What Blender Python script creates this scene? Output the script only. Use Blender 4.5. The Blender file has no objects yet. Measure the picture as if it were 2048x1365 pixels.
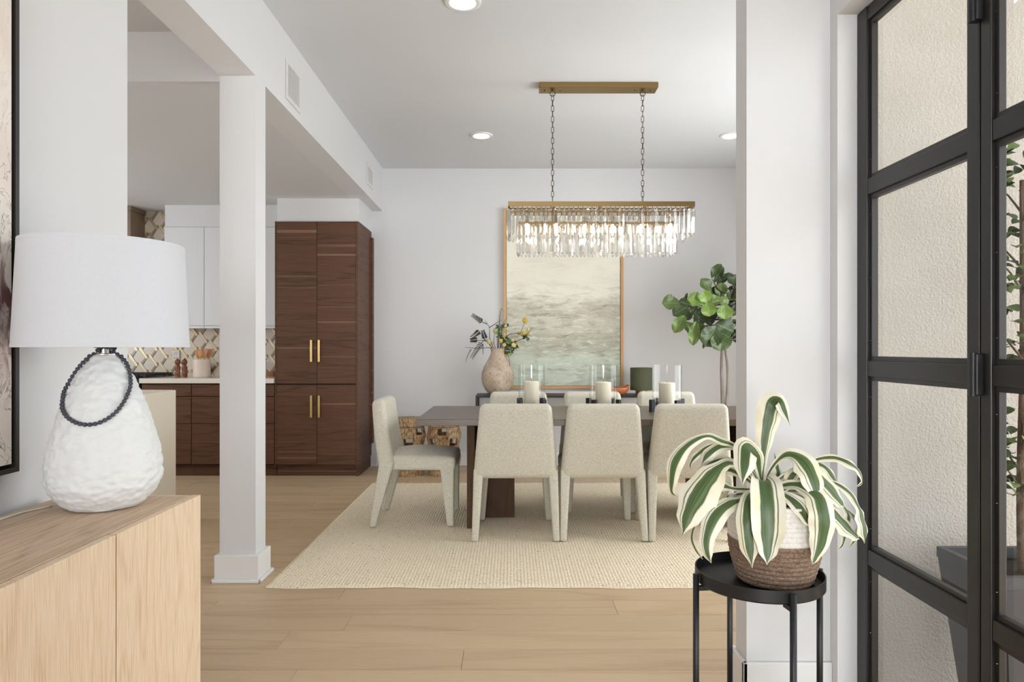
import bpy, bmesh, math, random
from mathutils import Vector, Matrix, kdtree, noise

random.seed(11)
S = bpy.context.scene
COL = S.collection
PI = math.pi

# ------------------------------------------------------------------ camera, world, light, exposure
cam_d = bpy.data.cameras.new('camera')
cam_d.sensor_width = 36.0
cam_d.lens = 24.0                       # 1365 px focal length on a 2048 px wide frame
cam_d.shift_x = 2.0 / 2048
cam_d.shift_y = 14.5 / 2048
cam_d.clip_start = 0.05
cam = bpy.data.objects.new('camera', cam_d)
COL.objects.link(cam)
cam.location = (0, 0, 1.22)
cam.rotation_euler = (PI / 2, 0, 0)
S.camera = cam

world = bpy.data.worlds.new('sky')
S.world = world
world.use_nodes = True
wb = world.node_tree.nodes['Background']
wb.inputs[0].default_value = (0.93, 0.97, 1.0, 1)
wb.inputs[1].default_value = 3.1

def light(name, kind, loc, rot, energy, color=(1, 1, 1), **kw):
    d = bpy.data.lights.new(name, kind)
    d.energy = energy
    d.color = color
    for k, v in kw.items():
        setattr(d, k, v)
    o = bpy.data.objects.new(name, d)
    COL.objects.link(o)
    o.location = loc
    o.rotation_euler = rot
    return o

# sun outside, its patch bounded by the added roof slab
sun = light('sun', 'SUN', (4, 0, 6), (0, 0, 0), 7.0, (1, .95, .88), angle=math.radians(0.6))
sun.rotation_euler = Vector((.30, -.50, 1.2)).to_track_quat('Z', 'Y').to_euler()
# daylight at the dining and living windows; kitchen and lounge lamps are added fill
light('daylight_dining_window', 'AREA', (2.93, 4.52, 1.50), (0, PI / 2, 0), 57, (.94, .975, 1), shape='RECTANGLE', size=2.0, size_y=2.6)
light('daylight_living_window', 'AREA', (-.10, -6.45, 1.60), (PI / 2, 0, 0), 212, (.92, .965, 1), shape='RECTANGLE', size=2.2, size_y=2.2)
light('added_kitchen_fill', 'AREA', (-5.28, 5.0, 1.70), (0, -PI / 2, 0), 18, (.95, .98, 1), shape='RECTANGLE', size=1.5, size_y=1.8)  # area lamp added so the kitchen gets light, at an unseen window

light('added_lounge_fill', 'AREA', (-3.4, -1.45, 1.60), (PI / 2, 0, 0), 27, (.94, .975, 1), shape='RECTANGLE', size=2.4, size_y=1.7)  # area lamp added to brighten pillar front, fascia and island; window unseen

S.view_settings.view_transform = 'Standard'
S.view_settings.look = 'None'
S.view_settings.gamma = 1.0
S.view_settings.use_curve_mapping = False
S.view_settings.exposure = 0.16

# ------------------------------------------------------------------ helpers
def lin(c):
    return tuple((v / 255 / 12.92) if v / 255 <= .04045 else ((v / 255 + .055) / 1.055) ** 2.4 for v in c) + (1,)

def loc_of(o):
    v = Vector((0, 0, 0))
    while o is not None:
        v += o.location
        o = o.parent
    return v

def mesh_obj(name, verts, faces, mat, parent=None, smooth=False, uvs=None, base=False, mats=None, fmat=None):
    """verts in world coordinates; the origin goes to the piece's centre (base: centre of its underside)"""
    xs = [v[0] for v in verts]; ys = [v[1] for v in verts]; zs = [v[2] for v in verts]
    o = Vector(((min(xs) + max(xs)) / 2, (min(ys) + max(ys)) / 2, min(zs) if (base or parent is None) else (min(zs) + max(zs)) / 2))
    me = bpy.data.meshes.new(name)
    me.from_pydata([(v[0] - o.x, v[1] - o.y, v[2] - o.z) for v in verts], [], faces)
    if smooth:
        me.polygons.foreach_set('use_smooth', [True] * len(me.polygons))
    if uvs:
        l = me.uv_layers.new(name='UVMap')
        for p in me.polygons:
            for li in p.loop_indices:
                l.data[li].uv = uvs[me.loops[li].vertex_index]
    for m in (mats or [mat]):
        me.materials.append(m)
    if fmat:
        me.polygons.foreach_set('material_index', fmat)
    me.update()
    ob = bpy.data.objects.new(name, me)
    COL.objects.link(ob)
    ob.location = o
    if parent is not None:
        ob.parent = parent
        ob.location = o - loc_of(parent)
    return ob

def bm_geo(bm):
    bm.verts.index_update()
    return [tuple(v.co) for v in bm.verts], [[v.index for v in f.verts] for f in bm.faces]

def bevel_bm(bm, w, seg):
    bmesh.ops.bevel(bm, geom=list(bm.edges), offset=w, segments=seg, profile=.5, affect='EDGES', clamp_overlap=True)

def hexa(pts, bevel=0, seg=2):
    bm = bmesh.new()
    vs = [bm.verts.new(p) for p in pts]
    for f in ((0, 3, 2, 1), (4, 5, 6, 7), (0, 1, 5, 4), (1, 2, 6, 5), (2, 3, 7, 6), (3, 0, 4, 7)):
        bm.faces.new([vs[i] for i in f])
    if bevel:
        bevel_bm(bm, bevel, seg)
    g = bm_geo(bm)
    bm.free()
    return g

def box_geo(x0, x1, y0, y1, z0, z1, bevel=0, seg=2):
    return hexa([(x0, y0, z0), (x1, y0, z0), (x1, y1, z0), (x0, y1, z0), (x0, y0, z1), (x1, y0, z1), (x1, y1, z1), (x0, y1, z1)], bevel, seg)

def join(*geos):
    V, Fc = [], []
    for v, f in geos:
        k = len(V)
        V += v
        Fc += [[i + k for i in q] for q in f]
    return V, Fc

def box(name, x0, x1, y0, y1, z0, z1, mat, parent=None, bevel=0, seg=2, smooth=False):
    v, f = box_geo(x0, x1, y0, y1, z0, z1, bevel, seg)
    return mesh_obj(name, v, f, mat, parent, smooth)

def lathe_geo(prof, c, seg=32, ang0=0.0, cap=True):
    V, Fc = [], []
    for r, z in prof:
        for i in range(seg):
            a = ang0 + 2 * PI * i / seg
            V.append((c[0] + r * math.cos(a), c[1] + r * math.sin(a), c[2] + z))
    for j in range(len(prof) - 1):
        for i in range(seg):
            k = (i + 1) % seg
            Fc.append([j * seg + i, j * seg + k, (j + 1) * seg + k, (j + 1) * seg + i])
    if cap:
        Fc.append(list(range(seg - 1, -1, -1)))
        n = (len(prof) - 1) * seg
        Fc.append([n + i for i in range(seg)])
    return V, Fc

def lathe(name, prof, c, mat, parent=None, seg=32, smooth=True, cap=True, ang0=0.0):
    v, f = lathe_geo(prof, c, seg, ang0, cap)
    o = mesh_obj(name, v, f, mat, parent, smooth)
    if smooth:
        auto_smooth(o)
    return o

def auto_smooth(o, ang=38):
    me = o.data
    me.polygons.foreach_set('use_smooth', [True] * len(me.polygons))
    bm = bmesh.new(); bm.from_mesh(me)
    lim = math.radians(ang)
    for e in bm.edges:
        if len(e.link_faces) == 2 and e.calc_face_angle(0) > lim:
            e.smooth = False
    bm.to_mesh(me); bm.free()

def spline(pts, n):
    """Catmull-Rom through points of any dimension"""
    P = [Vector(p) for p in pts]
    if len(P) == 2:
        return [P[0].lerp(P[1], i / n) for i in range(n + 1)]
    out = []
    m = len(P) - 1
    for i in range(n + 1):
        t = i / n * m
        k = min(int(t), m - 1)
        u = t - k
        p1, p2 = P[k], P[k + 1]
        p0 = P[k - 1] if k > 0 else p1 * 2 - p2
        p3 = P[k + 2] if k + 2 <= m else p2 * 2 - p1
        out.append(((p1 * 2) + (p2 - p0) * u + (p0 * 2 - p1 * 5 + p2 * 4 - p3) * u * u + (p1 * 3 - p0 - p2 * 3 + p3) * u ** 3) * .5)
    return out

def tube_geo(pts, rad, seg=8):
    pts = [Vector(p[:3]) for p in pts]
    n = len(pts)
    R = rad if isinstance(rad, (list, tuple)) else [rad] * n
    V, Fc = [], []
    up = Vector((0.31, 0.22, 0.92)).normalized()
    for i, p in enumerate(pts):
        t = (pts[min(i + 1, n - 1)] - pts[max(i - 1, 0)]).normalized()
        a = t.cross(up)
        if a.length < .05:
            a = t.cross(Vector((1, 0, 0)))
        a.normalize()
        b = t.cross(a)
        for k in range(seg):
            q = 2 * PI * k / seg
            V.append(tuple(p + (a * math.cos(q) + b * math.sin(q)) * R[i]))
    for i in range(n - 1):
        for k in range(seg):
            m = (k + 1) % seg
            Fc.append([i * seg + k, i * seg + m, (i + 1) * seg + m, (i + 1) * seg + k])
    Fc.append(list(range(seg - 1, -1, -1)))
    Fc.append([(n - 1) * seg + k for k in range(seg)])
    return V, Fc

def tube(name, pts, rad, mat, parent=None, seg=8):
    v, f = tube_geo(pts, rad, seg)
    return mesh_obj(name, v, f, mat, parent, True)

def rbox_geo(cx, cy, cz, hx, hy, hz, r, n=(6, 6, 6), warp=None, k=4):
    """rounded box as a grid; warp(x,y,z) -> (x,y,z) in local coordinates"""
    def axis(h, m):
        inner = h - r
        a = [-(inner + r * math.tan(PI / 4 * (k - i) / k)) for i in range(k)]
        mid = [-inner + 2 * inner * i / m for i in range(m + 1)]
        return a + mid + [-q for q in reversed(a)]
    A = [axis(hx, n[0]), axis(hy, n[1]), axis(hz, n[2])]
    H = (hx, hy, hz)
    idx, V, Fc = {}, [], []
    def vert(i, j, l):
        key = (i, j, l)
        if key in idx:
            return idx[key]
        p = Vector((A[0][i], A[1][j], A[2][l]))
        q = Vector([max(-(H[c] - r), min(H[c] - r, p[c])) for c in range(3)])
        d = p - q
        if d.length > 1e-9:
            p = q + d.normalized() * r
        p = tuple(p)
        if warp:
            p = warp(*p)
        idx[key] = len(V)
        V.append((cx + p[0], cy + p[1], cz + p[2]))
        return idx[key]
    N = [len(a) - 1 for a in A]
    for ax in range(3):
        u, w = (ax + 1) % 3, (ax + 2) % 3
        for side in (0, N[ax]):
            for a in range(N[u]):
                for b in range(N[w]):
                    q = []
                    for (da, db) in ((0, 0), (1, 0), (1, 1), (0, 1)):
                        t = [0, 0, 0]
                        t[ax], t[u], t[w] = side, a + da, b + db
                        q.append(vert(*t))
                    Fc.append(q if side else q[::-1])
    return V, Fc

def rbox(name, c, h, r, mat, parent=None, n=(6, 6, 6), warp=None, k=4):
    v, f = rbox_geo(*c, *h, r, n, warp, k)
    return mesh_obj(name, v, f, mat, parent, True)

def empty(name, loc, label=None, cat=None, group=None):
    o = bpy.data.objects.new(name, None)
    o.empty_display_size = .1
    COL.objects.link(o)
    o.location = loc
    if label:
        tag(o, label, cat, group)
    return o

def tag(o, label, cat, group=None, kind=None):
    o['label'] = label
    o['category'] = cat
    if group:
        o['group'] = group
    if kind:
        o['kind'] = kind
    return o

def struct(o, label, cat):
    return tag(o, label, cat, None, 'structure')

def dup_one(o, parent, **kw):
    c = o.copy()
    COL.objects.link(c)
    c.parent = parent
    for k, v in kw.items():
        setattr(c, k, v)
    return c

def dup_tree(root, loc, rotz, label, group):
    r = dup_one(root, None, location=loc, rotation_euler=(0, 0, rotz))
    r['label'] = label
    r['group'] = group
    for ch in root.children:
        c = dup_one(ch, r)
        for g in ch.children:
            dup_one(g, c)
    return r

# ------------------------------------------------------------------ materials
class NT:
    def __init__(self, name):
        self.m = bpy.data.materials.new(name)
        self.m.use_nodes = True
        self.t = self.m.node_tree
        self.b = self.t.nodes['Principled BSDF']
        self.out = self.t.nodes['Material Output']
    def n(self, kind, **props):
        x = self.t.nodes.new('ShaderNode' + kind)
        for k, v in props.items():
            setattr(x, k, v)
        return x
    def link(self, a, b):
        self.t.links.new(a, b)
    def math(self, op, a, b=None, c=None):
        x = self.n('Math', operation=op)
        for i, q in enumerate((a, b, c)):
            if q is None:
                continue
            if hasattr(q, 'is_output'):
                self.link(q, x.inputs[i])
            else:
                x.inputs[i].default_value = q
        return x.outputs[0]
    def ramp(self, fac, stops, interp='LINEAR'):
        x = self.n('ValToRGB')
        cr = x.color_ramp
        cr.interpolation = interp
        while len(cr.elements) < len(stops):
            cr.elements.new(.5)
        for e, (p, c) in zip(cr.elements, stops):
            e.position = p
            e.color = c if len(c) == 4 else tuple(c) + (1,)
        self.link(fac, x.inputs[0])
        return x.outputs[0]
    def mix(self, fac, a, b, blend='MIX'):
        x = self.n('Mix', data_type='RGBA', blend_type=blend)
        for s, q in ((x.inputs[0], fac), (x.inputs[6], a), (x.inputs[7], b)):
            if hasattr(q, 'is_output'):
                self.link(q, s)
            else:
                s.default_value = q
        return x.outputs[2]
    def coord(self, kind='Object', scale=(1, 1, 1), rand=True, loc=(0, 0, 0)):
        tc = self.n('TexCoord')
        v = tc.outputs[kind]
        if rand:
            oi = self.n('ObjectInfo')
            add = self.n('VectorMath', operation='MULTIPLY_ADD')
            self.link(oi.outputs['Random'], add.inputs[0])
            add.inputs[1].default_value = (7.3, 11.7, 5.1)
            self.link(v, add.inputs[2])
            v = add.outputs[0]
        mp = self.n('Mapping')
        mp.inputs['Scale'].default_value = scale
        mp.inputs['Location'].default_value = loc
        self.link(v, mp.inputs['Vector'])
        return mp.outputs[0]
    def noise(self, vec, scale, detail=3, rough=.5, dist=0):
        x = self.n('TexNoise')
        x.inputs['Scale'].default_value = scale
        x.inputs['Detail'].default_value = detail
        x.inputs['Roughness'].default_value = rough
        x.inputs['Distortion'].default_value = dist
        self.link(vec, x.inputs['Vector'])
        return x.outputs['Fac']
    def voronoi(self, vec, scale, feature='F1'):
        x = self.n('TexVoronoi', feature=feature)
        x.inputs['Scale'].default_value = scale
        self.link(vec, x.inputs['Vector'])
        return x.outputs[0]
    def bump(self, h, strength, dist=.01):
        x = self.n('Bump')
        x.inputs['Strength'].default_value = strength
        x.inputs['Distance'].default_value = dist
        self.link(h, x.inputs['Height'])
        self.link(x.outputs[0], self.b.inputs['Normal'])
    def base(self, c):
        s = self.b.inputs['Base Color']
        if hasattr(c, 'is_output'):
            self.link(c, s)
        else:
            s.default_value = c
    def set(self, **kw):
        for k, v in kw.items():
            self.b.inputs[k.replace('_', ' ')].default_value = v
        return self

def plain(name, rgb, rough=.5, metal=0.0, bump=None, vary=0.0):
    t = NT(name)
    t.set(Roughness=rough, Metallic=metal)
    if vary or bump:
        v = t.coord(rand=False)
    if vary:
        nf = t.noise(v, 6, 4, .6)
        a = lin(rgb)
        t.base(t.ramp(nf, [(.25, tuple(c * (1 - vary) for c in a[:3])), (.75, tuple(min(1, c * (1 + vary)) for c in a[:3]))]))
    else:
        t.base(lin(rgb))
    if bump:
        t.bump(t.noise(v, bump[0], 3, .6), bump[1], bump[2])
    return t.m

def wood(name, dark, mid, pale, grain=0, lines=9, fine=260, low=1.6, stretch=9, rough=.45, streak=None, bump=.15, vary=.0, pores=.45, spec=.5):
    """grain = axis along which the fibres run"""
    t = NT(name)
    t.set(Roughness=rough)
    t.b.inputs['Specular IOR Level'].default_value = spec
    sc = [stretch, stretch, stretch]; sc[grain] = 1.0
    v = t.coord(scale=tuple(c * .35 for c in sc))
    n1 = t.noise(v, low, 2, .45, .3)
    rings = t.math('FRACT', t.math('MULTIPLY', n1, lines))
    tri = t.math('ABSOLUTE', t.math('SUBTRACT', t.math('MULTIPLY', rings, 2.0), 1.0))
    sc2 = [fine, fine, fine]; sc2[grain] = fine * .03
    v2 = t.coord(scale=tuple(c * .02 for c in sc2))
    n2 = t.noise(v2, 50, 3, .6)
    col = t.ramp(tri, [(.0, lin(dark)), (.35, lin(mid)), (1, lin(mid))])
    col = t.mix(t.math('MULTIPLY', n1, .6), col, lin(mid))
    pr = t.ramp(n2, [(.38, (0, 0, 0)), (.62, (1, 1, 1))])
    col = t.mix(t.math('MULTIPLY', pr, pores), col, lin(pale))
    if streak:
        sc3 = [streak[1]] * 3; sc3[grain] = streak[1] * .004
        n3 = t.noise(t.coord(scale=tuple(sc3)), 1.0, 1, .4)
        col = t.mix(t.ramp(n3, [(streak[2], (0, 0, 0)), (streak[2] + .12, (1, 1, 1))]), col, lin(streak[0]))
    if vary:
        oi = t.n('ObjectInfo')
        k = t.math('MULTIPLY_ADD', oi.outputs['Random'], vary * 2, 1 - vary)
        hsv = t.n('HueSaturation')
        t.link(col, hsv.inputs['Color'])
        t.link(k, hsv.inputs['Value'])
        col = hsv.outputs[0]
    t.base(col)
    if bump:
        t.bump(n2, bump, .002)
    return t.m

def fabric(name, a, b, scale=420, rough=.95, bump=.5):
    t = NT(name)
    t.set(Roughness=rough)
    t.b.inputs['Sheen Weight'].default_value = .15
    v = t.coord(scale=(1, 1, 1))
    hx = t.noise(t.coord(scale=(.25, .25, 1.3)), scale, 2, .6)
    vx = t.noise(t.coord(scale=(1.3, 1.3, .25)), scale, 2, .6)
    w = t.math('MULTIPLY', t.math('ADD', hx, vx), .5)
    t.base(t.ramp(w, [(.36, lin(a)), (.6, lin(b))]))
    t.bump(w, bump, .002)
    return t.m

def glass(name, tint=(1, 1, 1, 1), clear=.0, rough=0.0, ior=1.5):
    """pane or vessel: Fresnel reflection over clear transmission"""
    t = NT(name)
    t.t.nodes.remove(t.b)
    fr = t.n('Fresnel'); fr.inputs[0].default_value = ior
    tr = t.n('BsdfTransparent'); tr.inputs[0].default_value = tint
    gl = t.n('BsdfGlossy'); gl.inputs['Roughness'].default_value = rough
    mx = t.n('MixShader')
    ge = t.n('NewGeometry')         # the inner side of a thin pane transmits
    t.link(t.math('MULTIPLY', fr.outputs[0], t.math('SUBTRACT', 1.0, ge.outputs['Backfacing'])), mx.inputs[0])
    t.link(tr.outputs[0], mx.inputs[1]); t.link(gl.outputs[0], mx.inputs[2])
    t.link(mx.outputs[0], t.out.inputs[0])
    return t.m

def emit(name, rgb, strength):
    t = NT(name)
    t.set(Roughness=.4)
    t.base(lin(rgb))
    t.b.inputs['Emission Color'].default_value = lin(rgb)
    t.b.inputs['Emission Strength'].default_value = strength
    return t.m

M = {}
M['wall'] = plain('wall_paint', (221, 221, 222), .85, bump=(260, .12, .002))
M['ceil'] = plain('ceiling_paint', (217, 219, 222), .9, bump=(180, .1, .002))
M['kceil'] = plain('kitchen_ceiling_paint', (216, 216, 217), .9)
M['trim'] = plain('trim_paint', (234, 234, 233), .45)
M['floor'] = wood('oak_floor', (178, 150, 117), (200, 173, 139), (215, 191, 159), grain=0, lines=5, low=1.1, stretch=10, rough=.42, vary=.05, bump=.08)
M['credenza_front'] = wood('limed_oak_vertical', (206, 170, 130), (226, 197, 161), (246, 228, 204), grain=2, lines=14, low=1.6, stretch=7, rough=.55, pores=.65, bump=.3, fine=330)
M['credenza_top'] = wood('limed_oak_top', (166, 134, 106), (194, 165, 135), (226, 203, 177), grain=1, lines=12, low=1.5, stretch=7, rough=.6, pores=.75, bump=.4, fine=190)
M['walnut'] = wood('walnut_panel', (62, 40, 28), (92, 62, 45), (116, 83, 63), grain=0, lines=6, low=1.5, stretch=11, rough=.5, spec=.25, streak=((140, 108, 88), 30, .665), bump=.05, fine=180)
M['walnut_side'] = wood('walnut_side_panel', (62, 40, 28), (92, 62, 45), (116, 83, 63), grain=1, lines=6, low=1.5, stretch=11, rough=.5, spec=.25, streak=((140, 108, 88), 30, .665), bump=.05, fine=180)
M['table'] = wood('dark_oak_table', (66, 52, 39), (88, 71, 55), (112, 94, 75), grain=0, lines=5, low=1.3, stretch=10, rough=.36, spec=.75, fine=180, bump=.1)
M['table_leg'] = wood('dark_oak_leg', (56, 37, 23), (76, 53, 36), (100, 74, 52), grain=2, lines=5, low=1.3, stretch=10, rough=.55, spec=.2, bump=.1)
M['chair'] = fabric('oatmeal_linen', (182, 176, 158), (226, 221, 206))
M['shade'] = fabric('white_linen_shade', (209, 211, 216), (214, 216, 221), scale=500, bump=.06)
M['black'] = plain('black_powder_coat', (24, 25, 28), .42, bump=(500, .1, .001))
M['blacksteel'] = plain('black_steel', (34, 31, 29), .38, bump=(120, .12, .001))
M['brass'] = plain('brushed_brass', (188, 158, 106), .34, 1.0)
M['oldbrass'] = plain('antique_brass', (146, 122, 82), .4, 1.0)
M['chain'] = plain('aged_bronze_chain', (96, 84, 66), .4, 1.0)
M['nickel'] = plain('satin_nickel', (205, 200, 194), .25, 1.0)
M['plaster'] = plain('white_carved_plaster', (226, 227, 227), .75, bump=(90, .2, .003))
M['bead'] = plain('slate_bead', (70, 72, 80), .6, vary=.25)
M['cord'] = plain('clear_white_cord', (225, 220, 205), .35)
M['quartz'] = plain('white_quartz', (232, 224, 214), .15, vary=.02)
M['island'] = plain('ivory_panel', (240, 232, 214), .5)
M['white_lacquer'] = plain('white_lacquer', (224, 225, 227), .35)
M['gap'] = plain('dark_recess', (26, 22, 20), .8)
M['hood'] = plain('bronze_hood', (134, 116, 98), .4, .3, vary=.15)
M['tile'] = plain('cream_marble_tile', (226, 214, 198), .2, vary=.06)
M['strip_gold'] = plain('champagne_metal_strip', (208, 192, 162), .32, .6)
M['strip_taupe'] = plain('taupe_glass_strip', (164, 148, 126), .18)
M['grout'] = plain('grout', (196, 184, 168), .9)
M['wood_mill'] = wood('turned_walnut', (84, 44, 22), (116, 64, 34), (140, 84, 48), grain=2, lines=5, rough=.3)
M['spoon'] = wood('olive_wood', (168, 106, 60), (200, 140, 90), (222, 168, 118), grain=2, lines=7, rough=.5)
M['crock'] = plain('cream_stoneware', (222, 206, 190), .45, vary=.04)
M['vase'] = None
M['clear'] = glass('clear_glass', (.99, .995, .99, 1), ior=1.45)
M['pane'] = glass('door_glass', (.96, .965, .96, 1), ior=1.5)
M['wax'] = plain('ivory_wax', (238, 228, 208), .5)
M['wax'].node_tree.nodes['Principled BSDF'].inputs['Subsurface Weight'].default_value = .0
M['soil'] = plain('dark_soil', (42, 34, 28), .95, bump=(120, .8, .01))
M['planter'] = plain('charcoal_fibre_planter', (70, 70, 74), .6, vary=.1)
M['bark'] = plain('grey_bark', (150, 140, 132), .9, bump=(60, .8, .01), vary=.3)
M['trunk'] = plain('brown_bark', (112, 92, 78), .9, bump=(60, .8, .01), vary=.25)
M['twig'] = plain('dark_twig', (62, 48, 44), .8)
M['louver'] = plain('white_vent_metal', (222, 221, 219), .5)
M['vent_dark'] = plain('vent_interior', (70, 68, 66), .9)
M['plastic'] = plain('white_plastic', (226, 218, 206), .4)
M['socket'] = plain('dark_slots', (70, 64, 58), .5)
M['lamp_on'] = emit('downlight_lens', (255, 250, 240), 9.0)
M['bulb'] = emit('candle_bulb', (255, 228, 192), 24.0)
M['terracotta'] = plain('glazed_terracotta', (188, 110, 66), .25, vary=.2)
M['green_shade'] = plain('green_linen_shade', (82, 86, 62), .8, bump=(300, .3, .002), vary=.12)
M['range'] = plain('dark_steel_range', (48, 46, 46), .35, .6)
M['iron'] = plain('cast_iron', (22, 22, 24), .55)
M['ground'] = plain('pale_paver', (196, 188, 178), .85, vary=.06)
M['canister'] = plain('amber_contents', (150, 92, 48), .6, vary=.3)

def special_materials():
    # stucco
    t = NT('cream_stucco'); t.set(Roughness=.95)
    v = t.coord(rand=False)
    a = t.noise(v, 105, 3, .6, .2); b = t.noise(v, 3, 3, .5)
    t.base(t.ramp(b, [(.3, lin((186, 181, 173))), (.7, lin((196, 191, 184)))]))
    t.bump(t.ramp(a, [(.38, (0, 0, 0)), (.68, (1, 1, 1))]), .55, .006)
    M['stucco'] = t.m
    # rug
    t = NT('cream_wool_rug'); t.set(Roughness=1.0)
    t.b.inputs['Sheen Weight'].default_value = .2
    v = t.coord(rand=False)
    a = t.noise(v, 160, 2, .6); b = t.noise(v, 14, 3, .6); d = t.noise(v, 75, 1, .4)
    col = t.ramp(a, [(.3, lin((222, 204, 172))), (.62, lin((253, 240, 214)))])
    col = t.mix(t.math('MULTIPLY', b, .3), col, lin((236, 218, 186)))
    col = t.mix(t.ramp(d, [(.25, (1, 1, 1)), (.30, (0, 0, 0))]), col, lin((150, 130, 104)))
    t.base(col)
    t.bump(a, .6, .004)
    M['rug'] = t.m
    # pottery vase
    t = NT('weathered_clay'); t.set(Roughness=.9)
    v = t.coord(rand=False)
    a = t.noise(v, 9, 5, .65, .4); b = t.noise(v, 60, 3, .6)
    col = t.ramp(a, [(.3, lin((164, 144, 124))), (.55, lin((196, 178, 158))), (.75, lin((214, 200, 182)))])
    col = t.mix(t.ramp(b, [(.3, (1, 1, 1)), (.42, (0, 0, 0))]), col, lin((140, 116, 98)))
    t.base(col); t.bump(b, .4, .004)
    M['vase'] = t.m
    # rope basket: white coils, brown seagrass
    t = NT('white_cotton_rope'); t.set(Roughness=.95)
    v = t.coord(rand=False)
    a = t.noise(v, 160, 3, .6)
    t.base(t.ramp(a, [(.3, lin((222, 216, 206))), (.6, lin((240, 236, 230)))])); t.bump(a, .5, .002)
    M['rope_white'] = t.m
    t = NT('brown_seagrass'); t.set(Roughness=.9)
    v = t.coord(rand=False, scale=(1, 1, 1.6))
    a = t.noise(v, 130, 4, .7, .5); b = t.noise(v, 30, 3, .6)
    col = t.ramp(a, [(.28, lin((92, 72, 58))), (.5, lin((150, 124, 104))), (.72, lin((196, 172, 150)))])
    t.base(t.mix(t.math('MULTIPLY', b, .35), col, lin((120, 92, 74)))); t.bump(a, .9, .005)
    M['rope_brown'] = t.m
    # rattan stool
    t = NT('carved_rattan'); t.set(Roughness=.55)
    v = t.coord(rand=False)
    w = t.n('TexVoronoi'); w.inputs['Scale'].default_value = 60
    mp = t.n('Mapping'); mp.inputs['Scale'].default_value = (1, 1, .45); t.link(v, mp.inputs[0]); t.link(mp.outputs[0], w.inputs['Vector'])
    t.base(t.ramp(w.outputs[0], [(.15, lin((190, 162, 122))), (.6, lin((150, 118, 80))), (.9, lin((98, 72, 46)))]))
    t.bump(w.outputs[0], -.8, .008)
    M['rattan'] = t.m
    # striped leaf (u across the blade)
    t = NT('variegated_leaf'); t.set(Roughness=.38)
    uv = t.n('UVMap'); sp = t.n('SeparateXYZ'); t.link(uv.outputs[0], sp.inputs[0])
    u = sp.outputs[0]
    oi = t.n('ObjectInfo')
    v = t.coord('Object', rand=True)
    jag = t.math('MULTIPLY_ADD', t.noise(v, 16, 2, .5), .10, -.05)
    cu = t.math('ADD', u, jag)
    d = t.math('ABSOLUTE', t.math('SUBTRACT', cu, .5))
    green = t.ramp(d, [(.0, (1, 1, 1)), (.19, (1, 1, 1)), (.225, (0, 0, 0))])
    st2 = t.ramp(t.math('ABSOLUTE', t.math('SUBTRACT', cu, .80)), [(.0, (1, 1, 1)), (.012, (1, 1, 1)), (.025, (0, 0, 0))])
    sc = t.noise(t.coord('UV', scale=(60, 1.2, 1), rand=True), 1.0, 2, .5)
    g = t.ramp(sc, [(.3, lin((42, 64, 32))), (.5, lin((74, 98, 54))), (.7, lin((120, 136, 92)))])
    cream = t.ramp(t.noise(v, 9, 2, .5), [(.3, lin((238, 228, 196))), (.6, lin((244, 240, 222))), (.8, lin((222, 222, 150)))])
    f = t.math('MAXIMUM', green, t.math('MULTIPLY', st2, .85))
    t.base(t.mix(f, cream, g))
    t.bump(sc, .2, .002)
    t.b.inputs['Transmission Weight'].default_value = 0
    M['stripe'] = t.m
    # fiddle-leaf
    t = NT('fiddle_leaf'); t.set(Roughness=.36)
    uv = t.n('UVMap'); sp = t.n('SeparateXYZ'); t.link(uv.outputs[0], sp.inputs[0])
    du = t.math('ABSOLUTE', t.math('SUBTRACT', sp.outputs[0], .5))
    mid = t.ramp(du, [(.0, (1, 1, 1)), (.03, (0, 0, 0))])
    ph = t.math('FRACT', t.math('MULTIPLY', t.math('SUBTRACT', sp.outputs[1], t.math('MULTIPLY', du, .8)), 6.0))
    side = t.ramp(t.math('ABSOLUTE', t.math('SUBTRACT', ph, .5)), [(.0, (1, 1, 1)), (.09, (0, 0, 0))])
    vein = t.math('MAXIMUM', mid, t.math('MULTIPLY', side, .5))
    at = t.n('Attribute', attribute_type='OBJECT', attribute_name='tone')
    c = t.ramp(at.outputs['Fac'], [(0, lin((44, 62, 40))), (.5, lin((88, 108, 50))), (1, lin((126, 156, 68)))])
    c = t.mix(t.math('MULTIPLY', t.noise(t.coord(), 25, 2, .5), .35), c, lin((70, 96, 56)))
    t.base(t.mix(t.math('MULTIPLY', vein, .45), c, lin((176, 194, 128))))
    t.bump(vein, -.4, .006)
    M['ficus'] = t.m
    # small green leaf
    t = NT('green_leaf'); t.set(Roughness=.45)
    oi = t.n('ObjectInfo')
    t.base(t.ramp(oi.outputs['Random'], [(0, lin((44, 60, 38))), (.6, lin((74, 96, 54))), (1, lin((122, 150, 74)))]))
    M['leaf'] = t.m
    t = NT('grey_green_leaflet'); t.set(Roughness=.6)
    t.base(lin((52, 56, 42)))
    M['leaflet'] = t.m
    t = NT('yellow_blossom'); t.set(Roughness=.8)
    oi = t.n('ObjectInfo')
    t.base(t.ramp(oi.outputs['Random'], [(0, lin((238, 230, 180))), (.6, lin((238, 220, 128))), (1, lin((232, 204, 70)))]))
    t.bump(t.noise(t.coord(), 180, 2, .6), .8, .006)
    M['bloom'] = t.m
    # abstract canvas in the dining room: cream above, grey middle, mint below
    t = NT('abstract_landscape_canvas'); t.set(Roughness=.6)
    tc = t.n('TexCoord'); sp = t.n('SeparateXYZ'); t.link(tc.outputs['Generated'], sp.inputs[0])
    def gmap(sc):
        mp = t.n('Mapping'); mp.inputs['Scale'].default_value = sc; t.link(tc.outputs['Generated'], mp.inputs[0]); return mp.outputs[0]
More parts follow.
